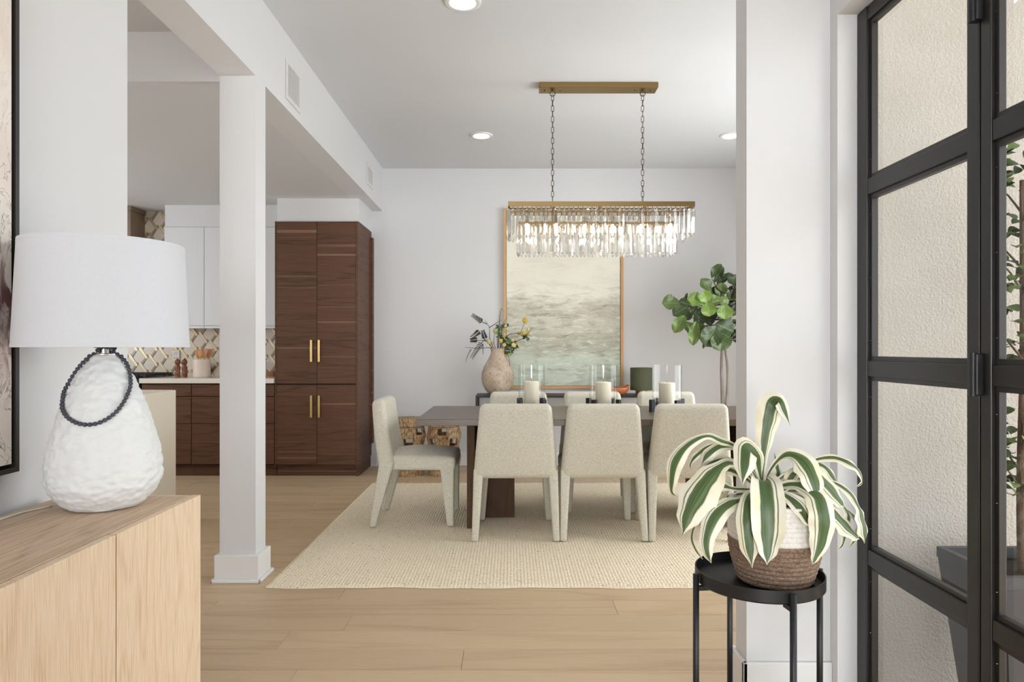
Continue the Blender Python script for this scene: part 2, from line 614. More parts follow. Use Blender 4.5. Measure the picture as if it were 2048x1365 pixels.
    wob = t.math('MULTIPLY_ADD', t.noise(gmap((1.6, 1, 8)), 1.6, 6, .65, .4), .36, -.18)
    h = t.math('ADD', sp.outputs[2], wob)
    c = t.ramp(h, [(.0, lin((196, 204, 186))), (.16, lin((204, 212, 195))), (.25, lin((182, 180, 163))), (.34, lin((208, 206, 190))), (.44, lin((196, 190, 174))), (.52, lin((238, 235, 220))), (.75, lin((247, 244, 229))), (1, lin((248, 246, 232)))])
    band = t.ramp(sp.outputs[2], [(.0, (.6, .6, .6)), (.3, (1, 1, 1)), (.5, (.7, .7, .7)), (.6, (.14, .14, .14)), (1, (.04, .04, .04))])
    n = t.noise(gmap((2.2, 1, 13)), 2.4, 8, .72, .6)
    c = t.mix(t.math('MULTIPLY', t.ramp(n, [(.5, (0, 0, 0)), (.68, (1, 1, 1))]), band), c, lin((146, 138, 122)))
    n = t.noise(gmap((2.6, 1, 15)), 3.1, 8, .74, .9)
    c = t.mix(t.math('MULTIPLY', t.ramp(n, [(.52, (0, 0, 0)), (.64, (1, 1, 1))]), t.math('MULTIPLY', band, .85)), c, lin((232, 232, 218)))
    n = t.noise(gmap((3.0, 1, 9)), 5.5, 8, .75, 1.5)
    c = t.mix(t.math('MULTIPLY', t.ramp(n, [(.64, (0, 0, 0)), (.70, (1, 1, 1))]), t.math('MULTIPLY_ADD', band, .6, .22)), c, lin((120, 98, 84)))
    n = t.noise(gmap((2.4, 1, 12)), 2.0, 7, .7, .8)
    c = t.mix(t.math('MULTIPLY', t.ramp(n, [(.66, (0, 0, 0)), (.73, (1, 1, 1))]), .6), c, lin((222, 166, 146)))
    t.base(c)
    t.bump(t.noise(gmap((5, 1, 12)), 6, 5, .7), .5, .006)
    M['canvas_dining'] = t.m
    # abstract canvas on the left wall: cream with burgundy and charcoal strokes
    t = NT('abstract_burgundy_canvas'); t.set(Roughness=.6)
    v = t.coord(rand=False)
    n = t.noise(v, 3.0, 5, .6, .6)
    c = t.ramp(n, [(.3, lin((222, 206, 196))), (.6, lin((236, 226, 216)))])
    tc = t.n('TexCoord'); sp = t.n('SeparateXYZ'); t.link(tc.outputs['Object'], sp.inputs[0])
    z = sp.outputs[2]
    zone = t.ramp(t.math('ADD', t.math('MULTIPLY', z, .5), .5), [(.20, (0, 0, 0)), (.27, (1, 1, 1)), (.36, (1, 1, 1)), (.45, (0, 0, 0))])
    b = t.noise(t.coord(rand=False, scale=(1, 2.2, 1)), 5.5, 6, .65, 1.2)
    c = t.mix(t.math('MULTIPLY', t.ramp(b, [(.46, (0, 0, 0)), (.56, (1, 1, 1))]), zone), c, lin((112, 76, 70)))
    b = t.noise(t.coord(rand=False, scale=(1, 2, .8), loc=(0, 3, 1)), 6.5, 5, .6, 1.6)
    line = t.ramp(t.math('ABSOLUTE', t.math('SUBTRACT', b, .5)), [(.0, (1, 1, 1)), (.014, (0, 0, 0))])
    c = t.mix(t.math('MULTIPLY', line, t.ramp(t.math('ADD', t.math('MULTIPLY', z, .5), .5), [(.5, (.8, .8, .8)), (.62, (.12, .12, .12))])), c, lin((70, 62, 64)))
    b = t.noise(t.coord(rand=False, loc=(0, 5, 2)), 2.2, 4, .6, .8)
    c = t.mix(t.math('MULTIPLY', t.ramp(b, [(.55, (0, 0, 0)), (.66, (1, 1, 1))]), .6), c, lin((196, 178, 172)))
    t.base(c)
    M['canvas_left'] = t.m
    # crystal: refraction mixed with clear transmission
    t = NT('cut_crystal'); t.t.nodes.remove(t.b)
    gl = t.n('BsdfGlass'); gl.inputs['IOR'].default_value = 1.5; gl.inputs['Roughness'].default_value = .02
    tr = t.n('BsdfTransparent'); tr.inputs[0].default_value = (.97, .965, .95, 1)
    mx = t.n('MixShader'); mx.inputs[0].default_value = .48
    t.link(tr.outputs[0], mx.inputs[1]); t.link(gl.outputs[0], mx.inputs[2]); t.link(mx.outputs[0], t.out.inputs[0])
    M['crystal'] = t.m
special_materials()
DRACAENA = [
 [(0.703,1.909,0.84,0.0156),(0.706,1.909,0.912,0.0204),(0.711,1.909,0.972,0.0432),(0.722,1.909,1.032,0.0587),(0.733,1.909,1.068,0.0599),(0.744,1.889,1.077,0.0332),(0.753,1.879,1.05,0.0271),(0.768,1.879,1.008,0.0012)],
 [(0.7,1.909,0.852,0.012),(0.681,1.889,0.921,0.0356),(0.637,1.839,0.953,0.0554),(0.616,1.799,0.919,0.0474),(0.602,1.779,0.859,0.0017)],
 [(0.699,1.889,0.82,0.0237),(0.676,1.819,0.867,0.06),(0.663,1.769,0.824,0.0733),(0.659,1.754,0.755,0.0694),(0.655,1.744,0.703,0.0405),(0.652,1.739,0.668,0.0016)],
 [(0.678,1.879,0.823,0.0153),(0.631,1.809,0.82,0.0341),(0.613,1.769,0.774,0.0478),(0.615,1.759,0.71,0.042),(0.62,1.754,0.655,0.0017)],
 [(0.676,1.909,0.852,0.0108),(0.619,1.879,0.899,0.0153),(0.58,1.859,0.903,0.0292),(0.536,1.829,0.876,0.0666),(0.495,1.809,0.829,0.0863),(0.463,1.789,0.78,0.0562),(0.449,1.789,0.728,0.0017)],
 [(0.682,1.909,0.864,0.0084),(0.635,1.909,0.939,0.012),(0.587,1.909,0.961,0.018),(0.545,1.899,0.976,0.0155),(0.491,1.889,0.954,0.0273),(0.451,1.879,0.908,0.0425),(0.442,1.879,0.858,0.0271),(0.442,1.879,0.824,0.0118),(0.457,1.879,0.811,0.0012)],
 [(0.69,1.929,0.86,0.0085),(0.651,1.939,0.929,0.0122),(0.602,1.939,0.943,0.0268),(0.56,1.939,0.919,0.0304),(0.54,1.939,0.888,0.0018)],
 [(0.693,1.939,0.865,0.0073),(0.633,1.959,0.942,0.0098),(0.577,1.969,0.938,0.0185),(0.534,1.969,0.91,0.0173),(0.518,1.969,0.887,0.0087),(0.517,1.969,0.87,0.0012)],
 [(0.66,1.879,0.811,0.0094),(0.623,1.849,0.809,0.0174),(0.576,1.809,0.806,0.0375),(0.527,1.769,0.782,0.0489),(0.503,1.754,0.733,0.0341),(0.503,1.749,0.694,0.022),(0.513,1.749,0.669,0.0016)],
 [(0.676,1.909,0.822,0.0084),(0.626,1.919,0.825,0.0121),(0.596,1.929,0.83,0.0242),(0.578,1.939,0.807,0.0365),(0.575,1.939,0.766,0.0018)],
 [(0.685,1.949,0.838,0.0086),(0.624,1.969,0.87,0.0247),(0.608,1.979,0.826,0.046),(0.597,1.979,0.783,0.0385),(0.589,1.979,0.75,0.0019)],
 [(0.684,1.929,0.848,0.0085),(0.635,1.929,0.894,0.0133),(0.593,1.929,0.902,0.0327),(0.55,1.929,0.882,0.0327),(0.514,1.919,0.861,0.0018)],
 [(0.715,1.909,0.852,0.0084),(0.735,1.889,0.906,0.0119),(0.762,1.869,0.93,0.0317),(0.791,1.839,0.915,0.0635),(0.803,1.809,0.874,0.0557),(0.807,1.799,0.828,0.0305),(0.797,1.789,0.791,0.0017)],
 [(0.729,1.889,0.826,0.0095),(0.758,1.859,0.85,0.021),(0.785,1.819,0.851,0.04),(0.805,1.784,0.829,0.0594),(0.808,1.759,0.784,0.0641),(0.802,1.759,0.726,0.0519),(0.785,1.759,0.68,0.0188),(0.776,1.759,0.663,0.0017)],
 [(0.719,1.879,0.823,0.0083),(0.735,1.839,0.825,0.0185),(0.752,1.799,0.808,0.0407),(0.77,1.779,0.777,0.0346),(0.781,1.769,0.75,0.0017)],
 [(0.724,1.909,0.834,0.0072),(0.787,1.929,0.863,0.0085),(0.85,1.949,0.895,0.011),(0.917,1.949,0.908,0.0196),(0.961,1.939,0.894,0.0256),(0.988,1.939,0.872,0.0183),(0.998,1.939,0.84,0.0097),(0.978,1.939,0.824,0.0012)],
 [(0.73,1.909,0.834,0.0084),(0.78,1.899,0.875,0.0155),(0.824,1.889,0.887,0.0356),(0.875,1.879,0.84,0.0543),(0.907,1.879,0.799,0.0354),(0.918,1.879,0.782,0.0018)],
 [(0.738,1.929,0.836,0.0085),(0.819,1.949,0.874,0.011),(0.885,1.959,0.887,0.0209),(0.922,1.959,0.855,0.0344),(0.946,1.959,0.806,0.0018)],
 [(0.74,1.919,0.826,0.0072),(0.833,1.939,0.852,0.0085),(0.912,1.939,0.84,0.0134),(0.956,1.929,0.813,0.0266),(0.982,1.929,0.773,0.0242),(0.994,1.929,0.739,0.046),(1.002,1.929,0.7,0.046),(0.999,1.929,0.668,0.0018)],
 [(0.744,1.929,0.812,0.0085),(0.821,1.939,0.813,0.0122),(0.877,1.929,0.785,0.0279),(0.909,1.919,0.757,0.0446),(0.939,1.919,0.724,0.0506),(0.968,1.919,0.694,0.0301),(0.98,1.919,0.683,0.0018)],
 [(0.75,1.929,0.818,0.0061),(0.862,1.949,0.82,0.0086),(0.928,1.959,0.793,0.0111),(0.957,1.959,0.764,0.0172),(0.965,1.949,0.739,0.0281),(0.957,1.949,0.701,0.0245),(0.948,1.949,0.66,0.0122),(0.934,1.949,0.645,0.0012)],
 [(0.76,1.939,0.81,0.0061),(0.891,1.959,0.799,0.0074),(0.959,1.959,0.76,0.0111),(0.999,1.959,0.72,0.0209),(0.996,1.959,0.683,0.0283),(0.97,1.959,0.647,0.0018)],
 [(0.698,1.919,0.832,0.0157),(0.687,1.919,0.862,0.0265),(0.684,1.919,0.904,0.0277),(0.682,1.919,0.96,0.0018)],
 [(0.724,1.909,0.816,0.0096),(0.752,1.889,0.826,0.0154),(0.777,1.889,0.865,0.0297),(0.803,1.889,0.889,0.003)],
 [(0.736,1.939,0.828,0.0097),(0.766,1.959,0.855,0.0209),(0.766,1.969,0.884,0.021),(0.76,1.969,0.917,0.0019)],
 [(0.688,1.959,0.799,0.0074),(0.652,1.979,0.795,0.0099),(0.58,1.989,0.768,0.0212),(0.554,1.989,0.734,0.0275),(0.561,1.989,0.698,0.0019)],
 [(0.681,1.939,0.798,0.0043),(0.581,1.949,0.78,0.0055),(0.53,1.949,0.722,0.0086),(0.516,1.949,0.679,0.0098),(0.528,1.949,0.643,0.008),(0.547,1.949,0.617,0.0018)],
 [(0.756,1.929,0.8,0.0085),(0.791,1.939,0.816,0.0183),(0.819,1.949,0.832,0.0306),(0.799,1.959,0.855,0.0246),(0.78,1.959,0.864,0.0018)],
 [(0.791,1.789,0.752,0.0045),(0.79,1.779,0.777,0.0145),(0.792,1.779,0.799,0.019),(0.797,1.779,0.816,0.0017)],
]
FICUS = [((1.579,6.4,1.643),(1.432,6.37,1.649),0.8,0.45),((1.909,6.5,1.892),(1.981,6.47,2.011),0.5,0.2),((1.946,6.55,1.848),(2.023,6.52,1.986),0.32,0.15),((1.972,6.55,1.83),(2.097,6.52,1.932),0.4,0.05),((2.154,6.5,1.795),(2.07,6.47,1.904),0.7,0.05),((1.892,6.5,1.728),(1.822,6.47,1.87),0.75,0.35),((1.929,6.55,1.704),(1.987,6.52,1.797),0.8,0.1),((1.999,6.52,1.707),(2.001,6.49,1.831),0.75,0.5),((1.796,6.3,1.631),(1.644,6.27,1.681),0.78,0.9),((1.804,6.28,1.641),(1.766,6.25,1.733),0.95,1),((1.81,6.3,1.64),(1.938,6.27,1.667),0.72,0.6),((1.806,6.28,1.639),(1.817,6.25,1.526),0.95,0.9),((2.039,6.4,1.638),(1.964,6.37,1.674),0.8,0.75),((1.985,6.35,1.624),(1.981,6.32,1.505),1.0,0.9),((2.048,6.5,1.689),(2.15,6.47,1.748),0.7,0.2),((2.132,6.55,1.693),(2.139,6.52,1.551),0.7,0.05),((1.691,6.5,1.622),(1.552,6.47,1.548),0.7,0.3),((1.632,6.4,1.528),(1.532,6.37,1.386),0.55,0.7),((1.654,6.45,1.473),(1.717,6.42,1.344),0.75,0.55),((1.731,6.38,1.472),(1.693,6.35,1.269),0.4,0.75),((1.817,6.55,1.608),(1.791,6.52,1.442),0.6,0.15),((1.908,6.35,1.422),(1.812,6.32,1.258),0.85,0.12),((1.916,6.4,1.453),(2.068,6.37,1.384),0.85,0.1),((1.941,6.35,1.373),(1.943,6.32,1.214),1.0,0.25),((1.738,6.55,1.636),(1.618,6.52,1.668),0.6,0.3),((1.658,6.5,1.661),(1.667,6.47,1.736),0.3,0.1),((1.884,6.55,1.535),(1.909,6.52,1.453),0.9,0.1),((1.741,6.48,1.487),(1.794,6.45,1.325),0.5,0.4),((1.727,6.55,1.58),(1.663,6.52,1.5),0.7,0.15),((1.786,6.56,1.626),(1.721,6.53,1.557),0.7,0.25),((1.859,6.58,1.627),(1.805,6.55,1.693),0.6,0.3),((1.984,6.62,1.607),(1.896,6.59,1.492),0.6,0.08),((2.091,6.6,1.798),(2.178,6.57,1.779),0.6,0.1),((1.808,6.4,1.429),(1.805,6.37,1.237),0.22,0.3),((2.176,6.6,1.447),(2.138,6.57,1.491),0.6,0.0),((2.154,6.5,1.376),(2.13,6.47,1.287),0.6,0.1),((1.752,6.52,1.679),(1.711,6.49,1.733),0.6,0.5),((1.938,6.58,1.797),(1.963,6.55,1.693),0.7,0.15)]
STEMS = [
 [(-0.153,6.83,1.19),(-0.202,6.83,1.278),(-0.215,6.83,1.348),(-0.217,6.83,1.427),(-0.263,6.83,1.502)],
 [(-0.217,6.83,1.427),(-0.154,6.84,1.467),(-0.096,6.85,1.507)],
 [(-0.241,6.83,1.463),(-0.29,6.83,1.485),(-0.338,6.83,1.52),(-0.384,6.83,1.55)],
 [(-0.171,6.83,1.199),(-0.223,6.815,1.269),(-0.266,6.8,1.295),(-0.336,6.8,1.295),(-0.398,6.8,1.3)],
 [(-0.259,6.83,1.296),(-0.281,6.83,1.331),(-0.316,6.83,1.392)],
 [(-0.171,6.83,1.199),(-0.214,6.805,1.225),(-0.301,6.78,1.221),(-0.397,6.78,1.223),(-0.458,6.78,1.23)],
 [(-0.399,6.83,1.208),(-0.42,6.805,1.173),(-0.44,6.78,1.12),(-0.449,6.78,1.077)],
 [(-0.197,6.83,1.234),(-0.258,6.8,1.304),(-0.309,6.77,1.243),(-0.344,6.77,1.19),(-0.38,6.77,1.134)],
 [(-0.127,6.83,1.19),(-0.118,6.845,1.454),(-0.105,6.86,1.596),(-0.078,6.86,1.623)],
 [(-0.109,6.83,1.19),(-0.096,6.83,1.366),(-0.079,6.83,1.463),(-0.037,6.83,1.533)],
 [(-0.101,6.83,1.19),(-0.048,6.81,1.339),(0.049,6.79,1.369),(0.092,6.79,1.374),(0.119,6.79,1.435),(0.136,6.79,1.479)],
 [(-0.083,6.83,1.19),(0.04,6.8,1.278),(0.144,6.77,1.338),(0.214,6.77,1.426)],
 [(-0.083,6.83,1.19),(-0.048,6.805,1.177),(-0.021,6.78,1.129),(-0.011,6.78,1.033)],
 [(-0.136,6.83,1.19),(-0.136,6.855,1.313),(-0.128,6.88,1.411),(-0.119,6.88,1.455)],
 [(-0.118,6.83,1.19),(-0.083,6.84,1.278),(-0.013,6.85,1.313),(0.014,6.85,1.3)],
 [(-0.092,6.83,1.19),(-0.03,6.82,1.243),(0.022,6.81,1.251),(0.071,6.81,1.243)],
 [(-0.145,6.83,1.19),(-0.172,6.855,1.278),(-0.163,6.88,1.393)],
 [(-0.281,6.83,1.26),(-0.28,6.805,1.199),(-0.276,6.78,1.155)],
]
BLOOMS = [(-0.075,6.769,1.617,0.0141),(0.141,6.805,1.497,0.029),(-0.054,6.784,1.443,0.0167),(-0.043,6.812,1.414,0.0167),(-0.162,6.815,1.396,0.0246),(-0.099,6.748,1.295,0.0211),(-0.221,6.742,1.286,0.0229),(-0.191,6.84,1.271,0.0193),(-0.067,6.771,1.354,0.0158),(-0.069,6.768,1.253,0.0211),(0.08,6.859,1.371,0.0211),(0.123,6.796,1.365,0.0246),(0.168,6.84,1.406,0.0229),(0.189,6.797,1.365,0.0211),(0.145,6.817,1.374,0.022),(0.027,6.758,1.251,0.0246),(0.066,6.816,1.243,0.0193),(-0.004,6.844,1.168,0.0211),(0.009,6.803,1.3,0.0176),(-0.013,6.829,1.221,0.0193),(-0.048,6.821,1.146,0.0176)]
FRONDS = [
 [(-0.288,6.8,1.483),(-0.382,6.8,1.549)],
 [(-0.336,6.8,1.308),(-0.398,6.8,1.3)],
 [(-0.315,6.8,1.391),(-0.345,6.8,1.365),(-0.389,6.8,1.33)],
 [(-0.258,6.8,1.313),(-0.28,6.8,1.391)],
 [(-0.293,6.8,1.269),(-0.345,6.8,1.199),(-0.389,6.8,1.129)],
]
GREENS = [(-0.039,6.756,1.295),(-0.004,6.826,1.26),(-0.039,6.809,1.199),(0.153,6.78,1.33),(-0.117,6.753,1.425),(-0.136,6.837,1.366),(-0.083,6.797,1.418),(-0.048,6.822,1.453),(0.005,6.838,1.243),(0.023,6.821,1.278),(-0.065,6.842,1.313),(-0.004,6.789,1.19),(0.137,6.83,1.348),(0.04,6.794,1.234),(-0.118,6.844,1.331),(-0.03,6.838,1.243)]
BEADS = [(0.52,1.22),(-1.276,1.224),(-1.898,1.2119),(-2.224,1.1893),(-2.495,1.1654),(-2.587,1.1389),(-2.539,1.1129),(-2.274,1.0896),(-2.129,1.0687),(-1.913,1.0495),(-1.713,1.0364),(-1.522,1.0279),(-1.343,1.0251),(-1.16,1.0281),(-0.985,1.0383),(-0.812,1.0536),(-0.639,1.0742),(-0.469,1.0965),(-0.263,1.1219),(-0.074,1.1481),(0.127,1.1708),(0.279,1.1912),(0.151,1.2064),(-0.106,1.2159)]

# ------------------------------------------------------------------ the setting
CEIL, LOWC = 3.09, 2.645

def wall(name, geos, label, mat='wall', cat='wall'):
    v, f = join(*geos)
    return struct(mesh_obj(name, v, f, M[mat]), label, cat)

wall('wall_back', [box_geo(-5.25, 3.0, 7.10, 7.25, 0, CEIL)], 'white painted back wall behind the dining table and kitchen counter')
wall('wall_left', [box_geo(-1.55, -1.36, -6.5, 2.42, 0, LOWC)], 'white painted wall behind the oak credenza and table lamp')
wall('wall_right', [box_geo(2.85, 3.0, 2.60, 3.22, 0, CEIL), box_geo(2.85, 3.0, 5.82, 7.10, 0, CEIL), box_geo(2.85, 3.0, 3.22, 5.82, 0, .5), box_geo(2.85, 3.0, 3.22, 5.82, 2.5, CEIL)],
     'white painted dining room side wall with a wide window opening')
wall('wall_entry', [box_geo(1.10, 1.21, -6.5, .75, 0, CEIL), box_geo(1.10, 1.21, .75, 2.30, 2.345, CEIL), box_geo(1.10, 1.21, 2.30, 2.353, 0, CEIL)],
     'white painted entry wall framing the black steel glass door')
wall('wall_partition', [box_geo(.812, 1.21, 2.353, 2.463, 0, CEIL), box_geo(1.10, 1.21, 2.463, 2.60, 0, CEIL)],
     'narrow white partition wall behind the potted plant stand')
wall('wall_porch', [box_geo(1.212, 4.6, 2.48, 2.60, -.1, 3.3)], 'rough cream stucco wall seen outside through the glass door', 'stucco')
wall('wall_front', [box_geo(-1.36, -1.2, -6.65, -6.5, 0, CEIL), box_geo(1.0, 1.10, -6.65, -6.5, 0, CEIL), box_geo(-1.2, 1.0, -6.65, -6.5, 0, .5), box_geo(-1.2, 1.0, -6.65, -6.5, 2.7, CEIL)],
     'white painted wall with a large window facing the dining room')
wall('wall_kitchen', [box_geo(-5.40, -5.25, -1.65, 4.1, 0, CEIL), box_geo(-5.40, -5.25, 5.9, 7.25, 0, CEIL), box_geo(-5.40, -5.25, 4.1, 5.9, 0, .95), box_geo(-5.40, -5.25, 4.1, 5.9, 2.45, CEIL)],
     'white painted kitchen side wall with an added window opening')
wall('wall_living', [box_geo(-5.25, -4.6, -1.65, -1.5, 0, 2.91), box_geo(-2.2, -1.55, -1.65, -1.5, 0, 2.91), box_geo(-4.6, -2.2, -1.65, -1.5, 0, .75), box_geo(-4.6, -2.2, -1.65, -1.5, 2.45, 2.91)], 'white painted wall with an added window closing the adjoining room')
wall('ceiling', [box_geo(-1.334, 3.0, -6.65, 7.25, CEIL, CEIL + .12)], 'smooth white dining room ceiling with recessed lights', 'ceil', 'ceiling')
wall('ceiling_kitchen', [box_geo(-5.40, -1.522, 3.70, 7.25, LOWC, LOWC + .12)], 'lower grey-white kitchen ceiling beyond the square pillar', 'kceil', 'ceiling')
wall('ceiling_living', [box_geo(-5.40, -1.522, -1.65, 3.644, 2.91, 3.0)], 'white ceiling of the adjoining room above the header', 'kceil', 'ceiling')
wall('trim_1', [box_geo(-5.40, -1.522, 3.644, 3.70, LOWC, 3.0)], 'white drop fascia where the kitchen ceiling steps down', 'wall', 'fascia')
wall('beam', [box_geo(-1.522, -1.334, -6.5, 7.10, LOWC, CEIL)], 'long white boxed ceiling beam carrying two air vents', 'wall', 'beam')

pil = struct(box('column', -1.522, -1.334, 3.567, 3.709, 0, LOWC, M['wall']), 'square white pillar standing under the boxed ceiling beam', 'pillar')
box('plinth', -1.543, -1.312, 3.546, 3.730, 0, .142, M['trim'], pil, .004)
v, f = join(box_geo(-1.558, -1.297, 3.531, 3.546, 0, .02, .006), box_geo(-1.558, -1.297, 3.730, 3.745, 0, .02, .006), box_geo(-1.312, -1.297, 3.531, 3.745, 0, .02, .006), box_geo(-1.558, -1.543, 3.531, 3.745, 0, .02, .006))
mesh_obj('shoe_moulding', v, f, M['trim'], pil)

def baseboard(name, geos, label):
    v, f = join(*geos)
    return struct(mesh_obj(name, v, f, M['trim']), label, 'baseboard')
baseboard('baseboard_back', [box_geo(-1.40, 2.85, 7.082, 7.10, 0, .14, .004), box_geo(-1.40, 2.85, 7.070, 7.082, 0, .018, .004)], 'white baseboard along the dining room back wall')
baseboard('baseboard_partition', [box_geo(.795, 1.10, 2.336, 2.353, 0, .142, .004), box_geo(.795, .812, 2.336, 2.48, 0, .142, .004)], 'white baseboard wrapping the partition wall behind plant stand')
baseboard('baseboard_left', [box_geo(-1.36, -1.343, -6.4, 2.42, 0, .14, .004)], 'white baseboard behind the oak credenza')

# oak floor: every plank its own piece
fl = struct(box('floor', -5.4, 3.0, -6.65, 7.25, -.14, -.014, M['floor']), 'pale oak plank floor running across the room', 'floor')
PW = .178
fixed = {4: -.84, 2: -.725, 0: -.19, -1: -.81, 3: -1.41}
plank_mesh = {}
def plank(x0, x1, y0):
    w = round(x1 - x0, 3)
    if w not in plank_mesh:
        v, f = box_geo(-w / 2 + .0006, w / 2 - .0006, .0006, PW - .0006, -.014, 0, .0012, 1)
        me = bpy.data.meshes.new('plank')
        me.from_pydata(v, [], f); me.materials.append(M['floor'])
        plank_mesh[w] = me
    o = bpy.data.objects.new('plank', plank_mesh[w])
    COL.objects.link(o)
    o.parent = fl
    o.location = Vector(((x0 + x1) / 2, y0, 0)) - loc_of(fl)
for k in range(-22, 25):
    y0 = 2.587 + PW * k
    if y0 < -1.4:
        continue
    xs = -5.2
    xe = 2.85 if y0 > 2.95 else 1.10
    L = 1.9
    start = fixed.get(k, random.choice([-.95, -.6, -.3, .1, .35, .7, -1.2]))
    cuts = [start + L * i for i in range(-4, 4)]
    cuts = [xs] + [c for c in cuts if xs + .2 < c < xe - .2] + [xe]
    for a, b in zip(cuts, cuts[1:]):
        plank(a, b, y0)

# outside the door
struct(box('ground_porch', 1.212, 6.0, -4.0, 2.48, -.16, -.02, M['ground']), 'pale paved porch ground outside the glass door', 'ground')
struct(box('added_roof_slab', 1.212, 2.35, -4.0, 2.48, 2.9, 3.05, M['wall']), 'added unseen roof slab bounding the sun patch on the stucco wall', 'roof')  # unseen slab added so its edge cuts the sun on the stucco

# window frames at the light openings; kitchen and adjoining-room windows are added
def win(name, pts_axis, a0, a1, z0, z1, c, label, mull=2):
    w = struct(empty(name, (c, (a0 + a1) / 2, z0) if pts_axis == 'y' else ((a0 + a1) / 2, c, z0)), label, 'window')
    def bar(nm, p0, p1, q0, q1):
        if pts_axis == 'y':
            box(nm, c - .025, c + .025, p0, p1, q0, q1, M['blacksteel'], w)
        else:
            box(nm, p0, p1, c - .025, c + .025, q0, q1, M['blacksteel'], w)
    bar('sill_rail', a0, a1, z0, z0 + .05); bar('head_rail', a0, a1, z1 - .05, z1)
    for i in range(mull + 1):
        p = a0 + (a1 - a0 - .05) * i / mull
        bar('stile', p, p + .05, z0 + .05, z1 - .05)
win('window_2', 'y', 3.22, 5.82, .5, 2.5, 2.88, 'black framed dining room side window')
win('window_3', 'x', -1.2, 1.0, .5, 2.7, -6.52, 'black framed front window of the entry room')
win('added_window_5', 'x', -4.6, -2.2, .75, 2.45, -1.52, 'added unseen black framed window for the lounge fill')
win('added_window_4', 'y', 4.1, 5.9, .95, 2.45, -5.30, 'added unseen black framed window for the kitchen fill')

# ------------------------------------------------------------------ black steel glass entry
RAILS = [(0.0, .07), (.51, .562), (1.128, 1.180), (1.723, 1.775), (2.296, 2.343)]
def steel_leaf(name, y0, y1, s0, s1, label, cat, opening):
    r = struct(empty(name, (1.19, (y0 + y1) / 2, 0)), label, cat)
    box('stile', 1.165, 1.205, y0, y0 + s0, 0, 2.343, M['blacksteel'], r, .003)
    box('stile', 1.165, 1.205, y1 - s1, y1, 0, 2.343, M['blacksteel'], r, .003)
    for a, b in RAILS:
        box('rail', 1.168, 1.202, y0 + s0, y1 - s1, a, b, M['blacksteel'], r, .003)
    for (a, b), (c, d) in zip(RAILS, RAILS[1:]):
        p = box('pane', 1.193, 1.197, y0 + s0 + .001, y1 - s1 - .001, b + .001, c - .001, M['pane'], r)
        u0, u1 = y0 + s0, y1 - s1
        g = .014
        bead = [box_geo(1.176, 1.192, u0, u0 + g, b, c), box_geo(1.176, 1.192, u1 - g, u1, b, c), box_geo(1.176, 1.192, u0 + g, u1 - g, b, b + g), box_geo(1.176, 1.192, u0 + g, u1 - g, c - g, c)]
        v, f = join(*bead)
        mesh_obj('glazing_bead', v, f, M['blacksteel'], p)
        for yy in (u1 - g / 2, u0 + g / 2):
            for q in (.12, .5, .88):
                lathe('screw', [(.0026, 0), (.002, .0012)], (0, 0, 0), M['nickel'], p, 8).location = Vector((1.1755, yy, b + (c - b) * q)) - loc_of(p)
    return r
steel_leaf('window_1', 1.700, 2.298, .046, .060, 'black steel sidelight with four glass panes beside the partition wall', 'sidelight', True)
dr = steel_leaf('door_1', .760, 1.694, .06, .036, 'black steel framed glass entry door with hinges on the sidelight', 'door', True)
for z in (2.085, 1.155, .20):
    h = box('hinge', 1.147, 1.166, 1.682, 1.712, z - .052, z + .052, M['black'], dr, .003)
    lathe('hinge_pin', [(.009, -.054), (.009, .054)], (1.147, 1.697, z), M['black'], h, 12)

# ------------------------------------------------------------------ air vents on the beam
def vent(y0, y1, z0, z1, label, n):
    v = tag(empty('air_vent', (-1.334, (y0 + y1) / 2, z0)), label, 'vent')
    b = .028
    X0, X1 = -1.3335, -1.326
    vv, ff = join(box_geo(X0, X1, y0, y1, z0, z0 + b, .002, 1), box_geo(X0, X1, y0, y1, z1 - b, z1, .002, 1), box_geo(X0, X1, y0, y0 + b, z0 + b, z1 - b, .002, 1), box_geo(X0, X1, y1 - b, y1, z0 + b, z1 - b, .002, 1))
    mesh_obj('flange', vv, ff, M['louver'], v)
    box('duct_backing', X0, X0 + .001, y0 + b, y1 - b, z0 + b, z1 - b, M['vent_dark'], v)
    for i in range(n):
        y = y0 + b + (y1 - y0 - 2 * b) * (i + .5) / n
        vv, ff = box_geo(X0 + .001, X0 + .0035, y - .0042, y + .0042, z0 + b, z1 - b)
        mesh_obj('slat', vv, ff, M['louver'], v)
    for z in (z0 + b / 2, z1 - b / 2):
        lathe('screw', [(.004, 0), (.003, .002)], (X1, (y0 + y1) / 2, z), M['nickel'], v, 8)
vent(4.04, 4.315, 2.70, 2.945, 'larger white louvred air vent on the beam near the pillar', 14)
vent(6.31, 6.58, 2.745, 2.945, 'smaller white air vent at the far end of the beam', 12)

# ------------------------------------------------------------------ recessed ceiling lights
def downlight(x, y, label, energy=5):
    d = tag(empty('recessed_light', (x, y, CEIL - .012)), label, 'ceiling light', 'recessed dining room ceiling lights')
    lathe('trim_ring', [(.100, .012), (.098, .004), (.090, .0), (.072, .002), (.068, .0115)], (x, y, CEIL - .012), M['trim'], d, 40, cap=False)
    lathe('lens', [(.069, 0), (.069, .003)], (x, y, CEIL - .006), M['lamp_on'], d, 32)
    light('downlight_beam', 'SPOT', (x, y, CEIL - .03), (0, 0, 0), energy, (1, .93, .84), spot_size=2.0, spot_blend=.7, shadow_soft_size=.07)
downlight(-.26, 5.99, 'small round recessed light on the ceiling left of the chandelier')
downlight(1.93, 5.99, 'round recessed light half hidden behind the white partition wall')
downlight(-.26, 3.68, 'large bright recessed light cut off at the top edge')

